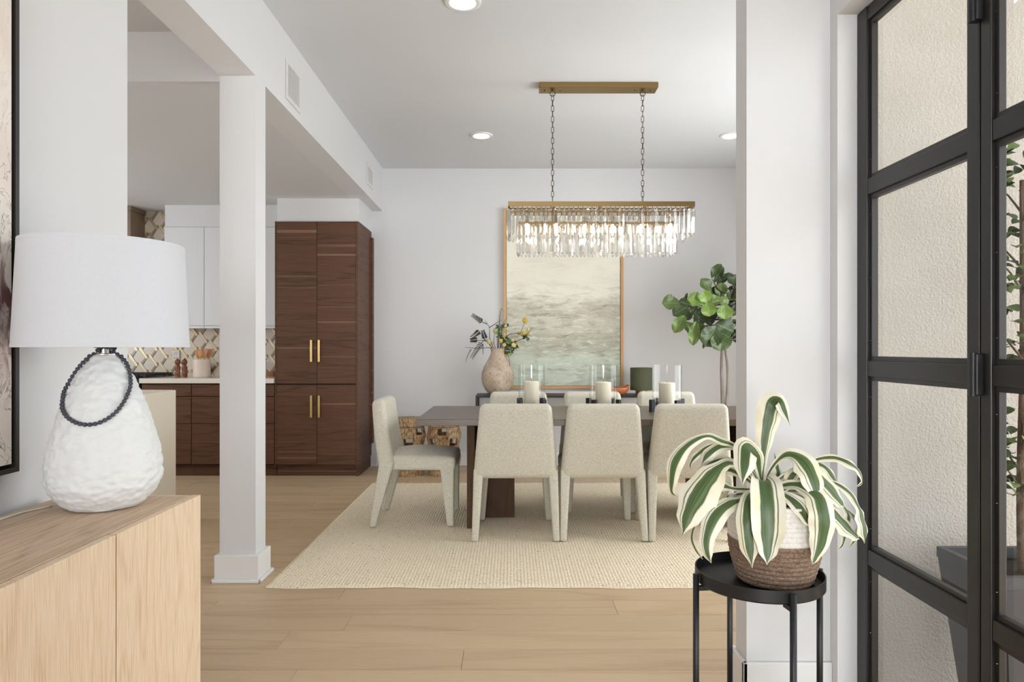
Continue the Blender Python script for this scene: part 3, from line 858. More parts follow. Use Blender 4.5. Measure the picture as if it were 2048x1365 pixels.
# ------------------------------------------------------------------ kitchen
YF = 6.47
pan = tag(empty('pantry_cabinet', (-1.845, 6.8, 0)), 'tall dark walnut pantry cabinet with four doors and brass pulls', 'cabinet')
box('body', -2.236, -1.470, YF + .022, 7.10, .11, 2.424, M['walnut_side'], pan)
box('side_panel', -1.470, -1.451, YF, 7.10, .11, 2.424, M['walnut_side'], pan)
box('side_panel', -2.238, -2.236 + .012, YF, 7.10, .11, 2.424, M['walnut_side'], pan)
box('toe_kick', -2.236, -1.47, YF + .06, 7.08, 0, .11, M['walnut'], pan)
hv, hf = hexa([(-1.470, YF + .03, 0), (-1.452, YF + .07, 0), (-1.452, 7.06, 0), (-1.470, 7.06, 0), (-1.470, YF + .03, .11), (-1.452, YF + .11, .11), (-1.452, 7.06, .11), (-1.470, 7.06, .11)])
mesh_obj('toe_kick_return', hv, hf, M['walnut_side'], pan)
box('filler_strip', -1.451, -1.425, 7.03, 7.098, .24, 2.36, M['walnut_side'], pan)
for x0, x1, hx in ((-2.222, -1.842, -1.885), (-1.838, -1.472, -1.812)):
    for z0, z1, h0, h1 in ((.885, 2.422, 1.09, 1.30), (.118, .872, .565, .775)):
        d = box('door', x0, x1, YF, YF + .02, z0, z1, M['walnut'], pan, .0015, 1)
        vv, ff = join(box_geo(hx - .011, hx + .011, YF - .036, YF - .024, h0, h1, .003), box_geo(hx - .007, hx + .007, YF - .026, YF, h0 + .012, h0 + .026), box_geo(hx - .007, hx + .007, YF - .026, YF, h1 - .026, h1 - .012))
        mesh_obj('pull_handle', vv, ff, M['brass'], d)
box('seam_rail', -2.222, -1.472, YF + .008, YF + .02, .872, .885, M['gap'], pan)

def base_unit(x0, x1, label):
    c = tag(empty('base_cabinet', ((x0 + x1) / 2, 6.8, 0)), label, 'cabinet', 'walnut base cabinets under the kitchen counter')
    box('body', x0 + .001, x1 - .001, YF + .022, 7.095, .11, .885, M['gap'], c)
    box('toe_kick', x0 + .001, x1 - .001, YF + .06, 6.6, 0, .11, M['walnut'], c)
    for z0, z1 in ((.764, .878), (.506, .740), (.120, .484)):
        box('drawer', x0 + .003, x1 - .003, YF, YF + .02, z0, z1, M['walnut'], c, .003, 1)
    for z in (.740, .484):
        box('finger_rail', x0 + .003, x1 - .003, YF + .008, YF + .022, z, z + .018, M['walnut'], c)
base_unit(-3.505, -3.03, 'narrow walnut drawer cabinet beside the cooking range')
base_unit(-3.03, -2.242, 'wide walnut drawer cabinet next to the tall pantry')
tag(box('countertop', -3.51, -2.242, YF - .03, 7.097, .888, .935, M['quartz'], None, .004), 'white quartz kitchen countertop over walnut drawers', 'countertop')

rg = tag(empty('cooking_range', (-3.9, 6.8, 0)), 'dark steel cooking range with black cast iron grates', 'range')
box('body', -4.42, -3.512, YF - .01, 7.095, .02, .925, M['range'], rg, .006)
box('oven_door', -4.38, -3.55, YF - .035, YF - .011, .14, .74, M['black'], rg, .006)
tube('oven_handle', [(-4.33, YF - .07, .70), (-3.60, YF - .07, .70)], .012, M['nickel'], rg)
for i in range(4):
    vv, ff = lathe_geo([(.022, 0), (.02, .03)], (0, 0, 0), 16)
    vv = [(-4.27 + .22 * i + a, YF - .011 - c, .83 + b) for a, b, c in vv]
    mesh_obj('knob', vv, ff, M['nickel'], rg, True)
for i in range(3):
    x = -4.40 + .3 * i
    bars = [box_geo(x, x + .285, 6.56 + .16 * j, 6.58 + .16 * j, .948, .972, .003, 1) for j in range(4)]
    bars += [box_geo(x + .07 * j, x + .07 * j + .015, 6.56, 7.06, .948, .972, .003, 1) for j in range(5)]
    bars += [box_geo(x + a, x + a + .02, 6.56 + b, 6.58 + b, .924, .95) for a in (0, .265) for b in (0, .48)]
    vv, ff = join(*bars)
    mesh_obj('grate', vv, ff, M['iron'], rg)

def upper(x0, x1, n, label):
    c = tag(empty('upper_cabinet', ((x0 + x1) / 2, 6.93, 1.42)), label, 'cabinet', 'white wall cabinets')
    box('body', x0 + .001, x1 - .001, 6.79, 7.097, 1.425, 2.424, M['white_lacquer'], c)
    w = (x1 - x0) / n
    for i in range(n):
        d = box('door', x0 + w * i + .002, x0 + w * (i + 1) - .002, 6.77, 6.788, 1.445, 2.422, M['white_lacquer'], c, .0015, 1)
    for i in range(n):
        box('finger_pull', x0 + w * i + .002, x0 + w * (i + 1) - .002, 6.775, 6.789, 1.418, 1.440, M['white_lacquer'], c)
upper(-3.44, -2.648, 2, 'two-door white wall cabinet beside the tiled wall')
upper(-2.646, -2.242, 1, 'single-door white wall cabinet beside the pantry')
struct(mesh_obj('trim_2', *join(box_geo(-3.44, -2.24, 6.785, 7.10, 2.426, LOWC), box_geo(-2.222, -1.445, 6.49, 7.10, 2.426, LOWC)), M['wall']), 'white soffit filling the gap above the kitchen cabinets', 'soffit')

hd = tag(empty('range_hood', (-4.2, 6.95, 1.6)), 'bronze brown range hood box reaching the kitchen ceiling', 'range hood')
box('hood_box', -4.55, -3.80, 6.82, 7.09, 1.62, 2.60, M['hood'], hd, .004)
box('hood_trim', -4.56, -3.79, 6.81, 7.09, 2.60, 2.644, M['hood'], hd, .004)
box('filter', -4.5, -3.85, 6.86, 7.05, 1.605, 1.62, M['nickel'], hd)

# chevron backsplash: cream arrow tiles with metal and taupe strips
bs = struct(box('backsplash', -4.60, -2.245, 7.094, 7.10, .90, 1.43, M['grout']), 'cream chevron mosaic backsplash with champagne metal strips', 'backsplash')
vv, ff = box_geo(-4.60, -3.445, 7.094, 7.10, 1.43, LOWC)
mesh_obj('upper_backing', vv, ff, M['grout'], bs)
PX, R_ = .207, .079
def extrude(poly, y0, y1, inset=0):
    n = len(poly)
    V = [(x, y1, z) for x, z in poly] + [(x, y0, z) for x, z in poly]
    Fc = [list(range(n - 1, -1, -1)), [n + i for i in range(n)]] + [[i, (i + 1) % n, n + (i + 1) % n, n + i] for i in range(n)]
    return V, [q[::-1] for q in Fc]
def shrink(poly, k):
    cx = sum(p[0] for p in poly) / len(poly); cz = sum(p[1] for p in poly) / len(poly)
    return [(cx + (x - cx) * k, cz + (z - cz) * k) for x, z in poly]
arrow = [(0, 0), (3 * PX / 8, -1.5 * R_), (PX / 8, -2.5 * R_), (0, -2 * R_), (-PX / 8, -2.5 * R_), (-3 * PX / 8, -1.5 * R_)]
d_ = Vector((3 * PX / 8, -1.5 * R_)).normalized()
nrm = Vector((-d_.y, d_.x)) * .0095
def strip_poly(sgn):
    e = Vector((3 * PX / 8, -1.5 * R_))
    q = [Vector((0, 0)) - nrm * .2, e, e + nrm * 2.3, nrm * 2.0]
    return [(sgn * p.x, p.y) for p in (q if sgn > 0 else q[::-1])]
proto = {}
def piece(nm, poly, y0, x, z, mat):
    if nm + mat not in proto:
        v, f = extrude(poly, y0, 7.094)
        me = bpy.data.meshes.new(nm)
        me.from_pydata([(a, b - 7.09, c) for a, b, c in v], [], f); me.materials.append(M[mat])
        proto[nm + mat] = me
    o = bpy.data.objects.new(nm, proto[nm + mat]); COL.objects.link(o)
    o.parent = bs; o.location = Vector((x, 7.09, z)) - loc_of(bs)
arrow_s = shrink(arrow, .93)
for j in range(24):
    for i in range(14):
        x = -4.40 + PX * i + (j % 2) * PX / 2 + .02
        z = .99 + R_ * j
        if x > -2.26 or x < -4.1 or z > LOWC + .02 or (z > 1.47 and x > -3.46):
            continue
        if -4.55 < x < -3.78 and z > 1.66:
            if x < -3.88:
                continue
        piece('tile', arrow_s, 7.087, x, z, 'tile')
        piece('metal_strip', strip_poly(1), 7.080, x, z, 'strip_gold')
        piece('taupe_strip', strip_poly(-1), 7.082, x, z, 'strip_taupe')

ol = tag(empty('wall_outlet', (-3.475, 7.078, 1.10)), 'cream double power outlet on the chevron backsplash', 'outlet')
box('cover_plate', -3.515, -3.435, 7.070, 7.0795, 1.085, 1.200, M['plastic'], ol, .003)
for z in (1.118, 1.166):
    s_ = box('socket', -3.493, -3.457, 7.067, 7.070, z - .016, z + .016, M['plastic'], ol, .001, 1)
    box('slot', -3.486, -3.482, 7.0665, 7.067, z - .006, z + .008, M['socket'], s_)
    box('slot', -3.468, -3.464, 7.0665, 7.067, z - .006, z + .008, M['socket'], s_)

def mill(x, y, label):
    r = tag(empty('pepper_mill', (x, y, .935)), label, 'pepper mill', 'turned wooden pepper mills')
    lathe('body', [(.022, 0), (.027, .003), (.027, .018), (.024, .022), (.026, .028), (.026, .045), (.022, .062), (.027, .085), (.026, .1), (.018, .118), (.017, .125)], (x, y, .935), M['wood_mill'], r, 24)
    lathe('cap', [(.017, .125), (.025, .135), (.027, .150), (.024, .165), (.012, .174), (.009, .178), (.004, .186)], (x, y, .935), M['wood_mill'], r, 24)
mill(-3.262, 6.68, 'wooden pepper mill nearer the range, left of its twin')
mill(-3.204, 6.70, 'wooden pepper mill standing next to the utensil crock')
tl = tag(empty('round_tray', (-3.19, 7.04, .935)), 'dark round plate leaning on tiles behind the pepper mills', 'plate')
vv, ff = lathe_geo([(.02, 0), (.06, .004), (.072, .012), (.070, .015), (.05, .009), (.01, .006)], (0, 0, 0), 32)
mesh_obj('dish', [(-3.165 + a, 7.055 - c - .25 * (b + .07) + .02, 1.008 + b) for a, b, c in vv], ff, M['iron'], tl, True)
ck = tag(lathe('utensil_crock', [(.074, 0), (.081, .006), (.082, .17), (.080, .178), (.072, .178), (.070, .17), (.070, .02)], (-3.035, 6.70, .935), M['crock'], None, 32), 'cream cylindrical crock holding wooden spoons on the counter', 'crock')
def utensil(kind, x, y, lx, ly, turn, label):
    b = Vector((x, y, .965)); tp = Vector((x + lx, y + ly, 1.205))
    u = tag(empty('wooden_' + kind, tuple(b)), label, kind, 'wooden utensils in the crock')
    tube('handle', [b, b.lerp(tp, .5), tp - (tp - b) * .22], [.006, .006, .007], M['spoon'], u, 8)
    d = (tp - b).normalized(); s = Vector((math.cos(turn), math.sin(turn), 0)); n = d.cross(s).normalized()
    o = tp - d * .035
    if kind == 'spoon':
        V, Fc = [], []
        for i in range(9):
            for k in range(16):
                a = 2 * PI * k / 16; e = PI * i / 8 - PI / 2
                p = o + d * .042 * math.sin(e) + (s * .027 * math.cos(a) + n * .009 * math.sin(a)) * math.cos(e)
                V.append(tuple(p))
        Fc = [[i * 16 + k, i * 16 + (k + 1) % 16, (i + 1) * 16 + (k + 1) % 16, (i + 1) * 16 + k] for i in range(8) for k in range(16)]
        mesh_obj('bowl', V, Fc, M['spoon'], u, True)
    else:
        gs = []
        for a0, a1 in (((-1, -.64), (-.38, -.14), (.14, .38), (.64, 1)) if kind == 'spatula' else ((-1, 1),)):
            w = .028
            pts = []
            for q in (-.004, .004):
                pts += [tuple(o - d * .03 + s * w * .8 * a0 + n * q), tuple(o - d * .03 + s * w * .8 * a1 + n * q), tuple(o + d * .036 + s * w * a1 + n * q), tuple(o + d * .036 + s * w * a0 + n * q)]
            gs.append(hexa(pts))
        pts = []
        for z0, z1 in ((-.045, -.03), (.036, .046)):
            pts = []
            for q in (-.004, .004):
                k = .8 if z0 < 0 else 1
                pts += [tuple(o + d * z0 - s * .028 * k + n * q), tuple(o + d * z0 + s * .028 * k + n * q), tuple(o + d * z1 + s * .028 * k + n * q), tuple(o + d * z1 - s * .028 * k + n * q)]
            gs.append(hexa(pts))
        v, f = join(*gs)
        mesh_obj('blade', v, f, M['spoon'], u)
utensil('spoon', -3.055, 6.70, -.02, 0, .3, 'round wooden spoon leaning to the mill side of the crock')
utensil('spoon', -3.04, 6.68, .004, -.005, 0, 'pale wooden spoon standing upright in the crock centre')
utensil('spatula', -3.025, 6.69, .025, 0, .1, 'slotted orange-brown wooden spatula in the crock')
utensil('spatula', -3.015, 6.71, .06, .01, -.2, 'pale slotted wooden spatula leaning out toward the pillar')
cn = tag(empty('glass_canister', (-2.40, 6.86, .935)), 'clear glass canister with brown contents between pillar and pantry', 'canister')
lathe('jar', [(.075, 0), (.078, .004), (.078, .15), (.074, .15), (.074, .006), (.0, .006)], (-2.385, 6.86, .935), M['clear'], cn, 28)
lathe('contents', [(.07, .008), (.072, .05), (.0, .056)], (-2.385, 6.86, .935), M['canister'], cn, 24)
lathe('lid', [(.081, .151), (.081, .163), (.02, .166), (.02, .18), (.0, .182)], (-2.385, 6.86, .935), M['clear'], cn, 28)

isl = tag(empty('kitchen_island', (-2.9, 4.1, 0)), 'ivory panelled kitchen island partly hidden behind the table lamp', 'island')
box('end_panel', -2.445, -2.42, 3.2, 4.93, 0, .918, M['island'], isl, .002, 1)
box('body', -3.45, -2.446, 3.22, 4.91, .0, .89, M['island'], isl)
box('worktop', -3.48, -2.446, 3.2, 4.93, .890, .92, M['quartz'], isl, .002, 1)

# ------------------------------------------------------------------ rug
def make_rug():
    x0, x1, y0, y1 = -1.25, 2.41, 3.464, 6.149
    per, sub, st = .018, 4, .0125
    nx = int(round((x1 - x0) / per)) * sub
    ny = int((y1 - y0) / st)
    V = []
    for j in range(ny + 1):
        y = y0 + (y1 - y0) * j / ny
        for i in range(nx + 1):
            x = x0 + (x1 - x0) * i / nx
            col = i // sub
            ph = (col * 1.7) % 6.28
            e = min(1, min(i, nx - i) / 4, min(j, ny - j) / 2)
            z = .0065 + .004 * abs(math.sin(PI * i / sub)) * (1.0 if i % sub else 0) + .0022 * math.sin(2 * PI * y / .04 + ph)
            z += .0015 * math.sin(x * 9 + y * 4)
            z = max(.0015, z * e + .0012)
            yy = y
            if j < 3:
                yy = y + .006 * math.sin(x * 7.3) + .004 * math.sin(x * 19)
            V.append((x + .0025 * math.sin(2 * PI * y / .05 + ph * .5), yy, z))
    w = nx + 1
    Fc = [(j * w + i, j * w + i + 1, (j + 1) * w + i + 1, (j + 1) * w + i) for j in range(ny) for i in range(nx)]
    r = mesh_obj('area_rug', V, Fc, M['rug'], None, True)
    tag(r, 'large cream wool rug with braided ridges under the dining table', 'rug')
make_rug()
RZ = .0158      # feet stand on the pile

# ------------------------------------------------------------------ dining table
tb = tag(empty('dining_table', (.643, 4.905, 0)), 'long dark oak dining table with slab legs on the cream rug', 'table')
box('tabletop', -.614, 1.900, 4.39, 5.42, .720, .762, M['table'], tb, .003)
for sx in (1, -1):
    def mx(a, b):
        a, b = .643 + sx * (a - .643), .643 + sx * (b - .643)
        return (min(a, b), max(a, b))
    a0, a1 = mx(-.295, -.242)
    b0, b1 = mx(-.242, .025)
    v, f = join(box_geo(a0, a1, 4.565, 5.245, RZ, .719, .003), box_geo(b0, b1, 4.858, 4.94, RZ, .719, .003))
    mesh_obj('leg', v, f, M['table_leg'], tb)

# ------------------------------------------------------------------ dining chairs
def make_chair():
    c = empty('dining_chair', (0, 0, 0))
    hz = (.855 - .375) / 2
    def wb(x, y, z):
        t = max(0.0, min(1.0, (z + hz) / (2 * hz)))   # 0 bottom .. 1 top
        x *= 1.0 - .165 * t ** 1.15
        bulge = .012 * math.cos(PI * min(1, abs(x) / .28) / 2) * math.sin(PI * t)
        y = y * (1.0 + .22 * (1 - t)) + .068 * (1 - t) ** 1.2 - bulge
        return x, y, z
    rbox('backrest', (0, .052, .375 + hz), (.268, .046, hz), .040, M['chair'], c, (8, 2, 10), wb)
    def ws(x, y, z):
        if z > 0:
            z += .046 * max(0, 1 - (x / .25) ** 2) ** .8 * max(0, 1 - ((y + .02) / .25) ** 2) ** .7
        x *= 1 + .03 * (y / .24)
        return x, y, z
    rbox('seat', (0, .352, .420), (.246, .226, .045), .026, M['chair'], c, (12, 12, 2), ws)
    for s in (-1, 1):
        def leg(top, ft, wt, wf, zt):
            p = []
            for (cx, cy), (hx, hy), z in ((ft, wf, 0), (top, wt, zt)):
                p += [(s * cx - hx, cy - hy, z), (s * cx + hx, cy - hy, z), (s * cx + hx, cy + hy, z), (s * cx - hx, cy + hy, z)]
            v, f = hexa(p, .012, 3)
            o = mesh_obj('leg', v, f, M['chair'], c, True)
            auto_smooth(o, 50)
        leg((.236, .118), (.255, .022), (.031, .05), (.0205, .021), .44)
        leg((.214, .520), (.234, .545), (.036, .050), (.021, .022), .425)
    return c
ch = make_chair()
CG = 'oatmeal chairs around the dining table'
ch.location = (.03, 4.245, RZ)
tag(ch, 'oatmeal upholstered dining chair with its back toward us, nearest the pantry end', 'chair', CG)
dup_tree(ch, (.582, 4.245, RZ), 0, 'oatmeal upholstered dining chair with its back toward us, middle of the near row', CG)
dup_tree(ch, (1.135, 4.245, RZ), 0, 'oatmeal upholstered dining chair with its back toward us, half behind the potted plant', CG)
dup_tree(ch, (.06, 5.555, RZ), PI, 'oatmeal dining chair across the table under the clay vase', CG)
dup_tree(ch, (.655, 5.555, RZ), PI, 'oatmeal dining chair across the table, middle of the far row', CG)
dup_tree(ch, (1.247, 5.555, RZ), PI, 'oatmeal dining chair across the table in front of the green lamp', CG)
dup_tree(ch, (-.955, 4.86, RZ), -PI / 2, 'oatmeal dining chair seen side-on at the table head', CG)

# ------------------------------------------------------------------ candle hurricanes on the table
TT = .762
def hurricane(x, y, r, h, ang, ch_, label):
    t = tag(empty('candle_hurricane', (x, y, TT)), label, 'candle holder', 'glass candle hurricanes on the dining table')
    bars, R = [], r + .022
    for k in range(2):
        a = ang + k * PI / 2
        d = Vector((math.cos(a), math.sin(a), 0)); n = Vector((-d.y, d.x, 0))
        c = Vector((x, y, TT))
        p = []
        for z in (0, .016):
            for u, w in ((-R - .014, -.018), (R + .014, -.018), (R + .014, .018), (-R - .014, .018)):
                p.append(tuple(c + d * u + n * w + Vector((0, 0, z))))
        bars.append(hexa(p))
    v, f = join(*bars)
    base = mesh_obj('cross_base', v, f, M['black'], t)
    for k in range(4):
        a = ang + k * PI / 2
        d = Vector((math.cos(a), math.sin(a), 0)); n = Vector((-d.y, d.x, 0))
        c = Vector((x, y, TT))
        p = []
        for z in (.0165, .088):
            for u, w in ((R - .014, -.018), (R + .014, -.018), (R + .014, .018), (R - .014, .018)):
                p.append(tuple(c + d * u + n * w + Vector((0, 0, z))))
        v, f = hexa(p, .0015, 1)
        mesh_obj('post', v, f, M['black'], t)
    z0 = .018
    lathe('glass_cylinder', [(r - .004, z0), (r, z0 + .003), (r, z0 + h), (r - .0035, z0 + h), (r - .0035, z0 + .008), (0.001, z0 + .008)], (x, y, TT), M['clear'], t, 48, cap=False)
    cr = r * .55
    zc = z0 + .009
    cd = lathe('candle', [(cr - .003, zc), (cr, zc + .004), (cr, zc + ch_ - .005), (cr - .005, zc + ch_), (cr * .5, zc + ch_ - .006), (.002, zc + ch_ - .007)], (x, y, TT), M['wax'], t, 32)
    tube('wick', [(x, y, TT + zc + ch_ - .01), (x + .001, y, TT + zc + ch_ + .006)], .0014, M['gap'], cd, 6)
hurricane(.150, 5.0, .098, .318, PI / 4, .190, 'glass hurricane with ivory candle in front of the clay vase')
hurricane(.676, 5.0, .104, .318, PI / 4 + .12, .185, 'glass hurricane with ivory candle between its two twins')
hurricane(1.133, 4.96, .106, .318, math.radians(202), .182, 'glass hurricane with ivory candle in front of the green lamp')

# ------------------------------------------------------------------ console table, painting and things on it
cs = tag(empty('console_table', (.53, 6.855, 0)), 'slim black metal console table below the large painting', 'console table')
box('top', -.346, 1.41, 6.66, 7.05, .737, .757, M['black'], cs, .002, 1)
for x in (-.346, 1.39):
    for y in (6.66, 7.03):
        box('leg', x, x + .02, y, y + .02, 0, .737, M['black'], cs)
    box('foot_rail', x, x + .02, 6.68, 7.03, 0, .02, M['black'], cs)

pt = tag(empty('framed_painting', (.5425, 7.08, .80)), 'large pale abstract painting in oak frame above the console', 'painting')
X0, X1, Z0, Z1 = -.078, 1.163, .80, 2.668
M['frame_oak'] = wood('blond_oak_frame', (186, 138, 88), (204, 158, 106), (220, 178, 128), grain=2, lines=5, rough=.5)
box('frame_side', X0, X0 + .028, 7.055, 7.10, Z0, Z1, M['frame_oak'], pt, .001, 1)
box('frame_side', X1 - .028, X1, 7.055, 7.10, Z0, Z1, M['frame_oak'], pt, .001, 1)
box('frame_rail', X0 + .028, X1 - .028, 7.055, 7.10, Z0, Z0 + .030, M['frame_oak'], pt, .001, 1)
box('frame_rail', X0 + .028, X1 - .028, 7.055, 7.10, Z1 - .030, Z1, M['frame_oak'], pt, .001, 1)
box('canvas', X0 + .032, X1 - .032, 7.068, 7.098, Z0 + .034, Z1 - .034, M['canvas_dining'], pt)

CT = .757
vx, vy = -.135, 6.83
vs = tag(lathe('clay_vase', [(.060, 0), (.085, .006), (.125, .05), (.153, .11), (.163, .165), (.158, .215), (.138, .275), (.105, .335), (.077, .385), (.067, .415), (.066, .44), (.074, .462), (.068, .463), (.058, .445), (.058, .40), (.08, .36)], (vx, vy, CT), M['vase'], None, 64, cap=False),
         'weathered beige clay vase on the console table', 'vase')
bp = tag(empty('flower_branches', (vx, vy, CT + .30)), 'wispy branches with yellow blossoms arranged in the clay vase', 'flowers')
for i, s in enumerate(STEMS):
    p = spline(s, 14)
    if i in (0, 3, 5, 7, 8, 9, 10, 11, 12, 13, 14, 15, 16):
        p = [Vector((vx + (p[0].x - vx) * .3, vy, CT + .33))] + p
    n = len(p)
    tube('stem', p, [.0042 - .0026 * k / (n - 1) for k in range(n)], M['twig'], bp, 6)
def bloom_mesh():
    bm = bmesh.new()
    bmesh.ops.create_icosphere(bm, subdivisions=2, radius=1)
    for v in bm.verts:
        v.co *= .82 + .3 * noise.noise(v.co * 3.1)
        v.co.z *= .8
    g = bm_geo(bm); bm.free()
    me = bpy.data.meshes.new('blossom'); me.from_pydata(g[0], [], g[1]); me.materials.append(M['bloom'])
    return me
bmesh_bloom = bloom_mesh()
def shared(name, me, parent, loc, rot=(0, 0, 0), scale=(1, 1, 1)):
    o = bpy.data.objects.new(name, me); COL.objects.link(o)
    o.parent = parent
    o.location = Vector(loc) - loc_of(parent)
    o.rotation_euler = rot
    o.scale = scale
    return o
for x, y, z, r in BLOOMS:
    shared('blossom', bmesh_bloom, bp, (x, y, z), (random.random() * 6, random.random() * 6, random.random() * 6), (r * 1.2, r * 1.2, r * 1.2))
def leaf_mesh(name, mat, n=5, m=4, shape=1.0, cup=.18, bend=.15, wave=0.0, blunt=.75):
    """unit leaf along +Y, width along X, upper side +Z; closed thin blade"""
    V, Fc, uv = [], [], []
    for j in range(n + 1):
        v = j / n
        w = .5 * math.sin(PI * min(1, max(.0, v ** shape))) ** blunt if 0 < j < n else .015
        for i in range(m + 1):
            u = i / m * 2 - 1
            V.append((u * w, v, cup * abs(u) * w * 2 * .5 - bend * v * v + wave * math.sin(v * 9 + u * 2) * abs(u) * w))
            uv.append((i / m, v))
    k = m + 1
    for j in range(n):
        for i in range(m):
            Fc.append([j * k + i, j * k + i + 1, (j + 1) * k + i + 1, (j + 1) * k + i])
    me = bpy.data.meshes.new(name); me.from_pydata(V, [], Fc); me.materials.append(mat)
    me.polygons.foreach_set('use_smooth', [True] * len(me.polygons))
    l = me.uv_layers.new(name='UVMap')
    for p in me.polygons:
        for li in p.loop_indices:
            l.data[li].uv = uv[me.loops[li].vertex_index]
    return me
def orient(base, tip, nrm, ratio):
    y = Vector(tip) - Vector(base); L = y.length; y.normalize()
    nrm = Vector(nrm); x = y.cross(nrm).normalized(); z = x.cross(y)
    m = Matrix((x, y, z)).transposed()
    return m.to_euler(), (L * ratio, L, L)
lm_small = leaf_mesh('leaf', M['leaf'], 4, 2)
lm_flet = leaf_mesh('leaflet', M['leaflet'], 4, 2, 1.0, .3, .1)
for fr in FRONDS:
    p = spline(fr, 9)
    for k, q in enumerate(p):
        t = (p[min(k + 1, 9)] - p[max(k - 1, 0)]).normalized()
        side = t.cross(Vector((0, -1, 0))).normalized()
        for s in (-1, 1):
            d = (side * s + t * .6).normalized()
            L = .036 * (1 - .35 * k / 9)
            e, sc = orient(q, q + d * L, (random.uniform(-.4, .4), -.8, .5), .36)
            shared('leaflet', lm_flet, bp, q, e, sc)
for g in GREENS:
    for k in range(8):
        a = random.random() * 6.28
        d = Vector((math.cos(a), random.uniform(-.5, .2), math.sin(a))).normalized()
        L = random.uniform(.026, .042)
        b = Vector(g) + d * .004
        e, sc = orient(b, b + d * L, (random.uniform(-.5, .5), -.8, .6), .6)
        shared('leaf', lm_small, bp, b, e, sc)

gl = tag(empty('green_table_lamp', (1.303, 6.83, CT)), 'small table lamp with dark green drum shade and brass base', 'lamp')
lathe('base', [(.058, 0), (.058, .05), (.052, .052), (.01, .053), (.01, .09)], (1.303, 6.83, CT), M['brass'], gl, 36)
lathe('shade', [(.109, .045), (.109, .268), (.106, .268), (.106, .045)], (1.303, 6.83, CT), M['green_shade'], gl, 48, cap=False)

def make_bowl():
    V, Fc = [], []
    S_, Rr = 40, 9
    for j in range(Rr):
        t = j / (Rr - 1)
        for i in range(S_):
            a = 2 * PI * i / S_
            ra = .03 + (.118 - .03) * math.sin(t * PI / 2)
            rim = .028 * math.cos(a) ** 2 * t * t + .006 * math.sin(3 * a) * t
            V.append((1.055 + ra * math.cos(a), 6.77 + ra * .62 * math.sin(a), CT + .062 * (1 - math.cos(t * PI / 2)) + rim * 1.2))
    n0 = len(V)
    for j in range(Rr):
        for i in range(S_):
            x, y, z = V[j * S_ + i]
            V.append((1.055 + (x - 1.055) * .93, 6.77 + (y - 6.77) * .93, z + .006))
    for j in range(Rr - 1):
        for i in range(S_):
            k = (i + 1) % S_
            Fc.append([j * S_ + i, j * S_ + k, (j + 1) * S_ + k, (j + 1) * S_ + i])
            Fc.append([n0 + j * S_ + k, n0 + j * S_ + i, n0 + (j + 1) * S_ + i, n0 + (j + 1) * S_ + k])
    for i in range(S_):
        k = (i + 1) % S_
        Fc.append([(Rr - 1) * S_ + i, (Rr - 1) * S_ + k, n0 + (Rr - 1) * S_ + k, n0 + (Rr - 1) * S_ + i])
    Fc.append(list(range(S_ - 1, -1, -1)))
    Fc.append([n0 + i for i in range(S_)])
    tag(mesh_obj('ceramic_bowl', V, Fc, M['terracotta'], None, True), 'glossy orange terracotta bowl on the console beside the green lamp', 'bowl')
make_bowl()

# ------------------------------------------------------------------ carved drum stools by the back wall
def stool(x, y, rot, phase, label):
    s = tag(empty('drum_stool', (x, y, 0)), label, 'stool', 'carved rattan drum stools')
    Zs = [.06, .165, .27, .375, .470]
    Rs = [.150, .174, .150, .174, .152]
    N = 8
    def P(i, z, inn, u=0.0):
        for k in range(4):
            if Zs[k] <= z <= Zs[k + 1] + 1e-9:
                r = Rs[k] + (Rs[k + 1] - Rs[k]) * (z - Zs[k]) / (Zs[k + 1] - Zs[k]); break
        r -= .022 * inn
        a0 = rot + 2 * PI * i / N; a1 = rot + 2 * PI * (i + 1) / N
        p0 = Vector((math.cos(a0), math.sin(a0))) * r; p1 = Vector((math.cos(a1), math.sin(a1))) * r
        q = p0.lerp(p1, u)
        return (x + q.x, y + q.y, z)
    def cell(i, u0, u1, z0, z1):
        return hexa([P(i, z0, 0, u0), P(i, z0, 0, u1), P(i, z0, 1, u1), P(i, z0, 1, u0), P(i, z1, 0, u0), P(i, z1, 0, u1), P(i, z1, 1, u1), P(i, z1, 1, u0)])
    for i in range(N):
        gs = []
        for k in range(4):
            z0, z1 = Zs[k], Zs[k + 1]
            if (i + k + phase) % 2:
                gs.append(cell(i, 0, 1, z0, z1))
            else:
                a, b = z0 + .018, z1 - .013
                gs += [cell(i, 0, .13, z0, z1), cell(i, .87, 1, z0, z1), cell(i, .13, .87, z0, a), cell(i, .13, .87, b, z1)]
        v, f = join(*gs)
        mesh_obj('facet_panel', v, f, M['rattan'], s)
    lathe('base', [(.150, .0), (.152, .004), (.152, .058)], (x, y, 0), M['rattan'], s, 8, smooth=False, ang0=rot)
    lathe('top', [(.150, .472), (.166, .475), (.168, .540), (.164, .547)], (x, y, 0), M['rattan'], s, 8 if False else 32, smooth=True)
stool(-.985, 6.60, PI / 8 + .10, 1, 'carved rattan drum stool beside the walnut pantry')
stool(-.648, 6.60, PI / 8 - .05, 0, 'carved rattan drum stool under the corner of the dining table')

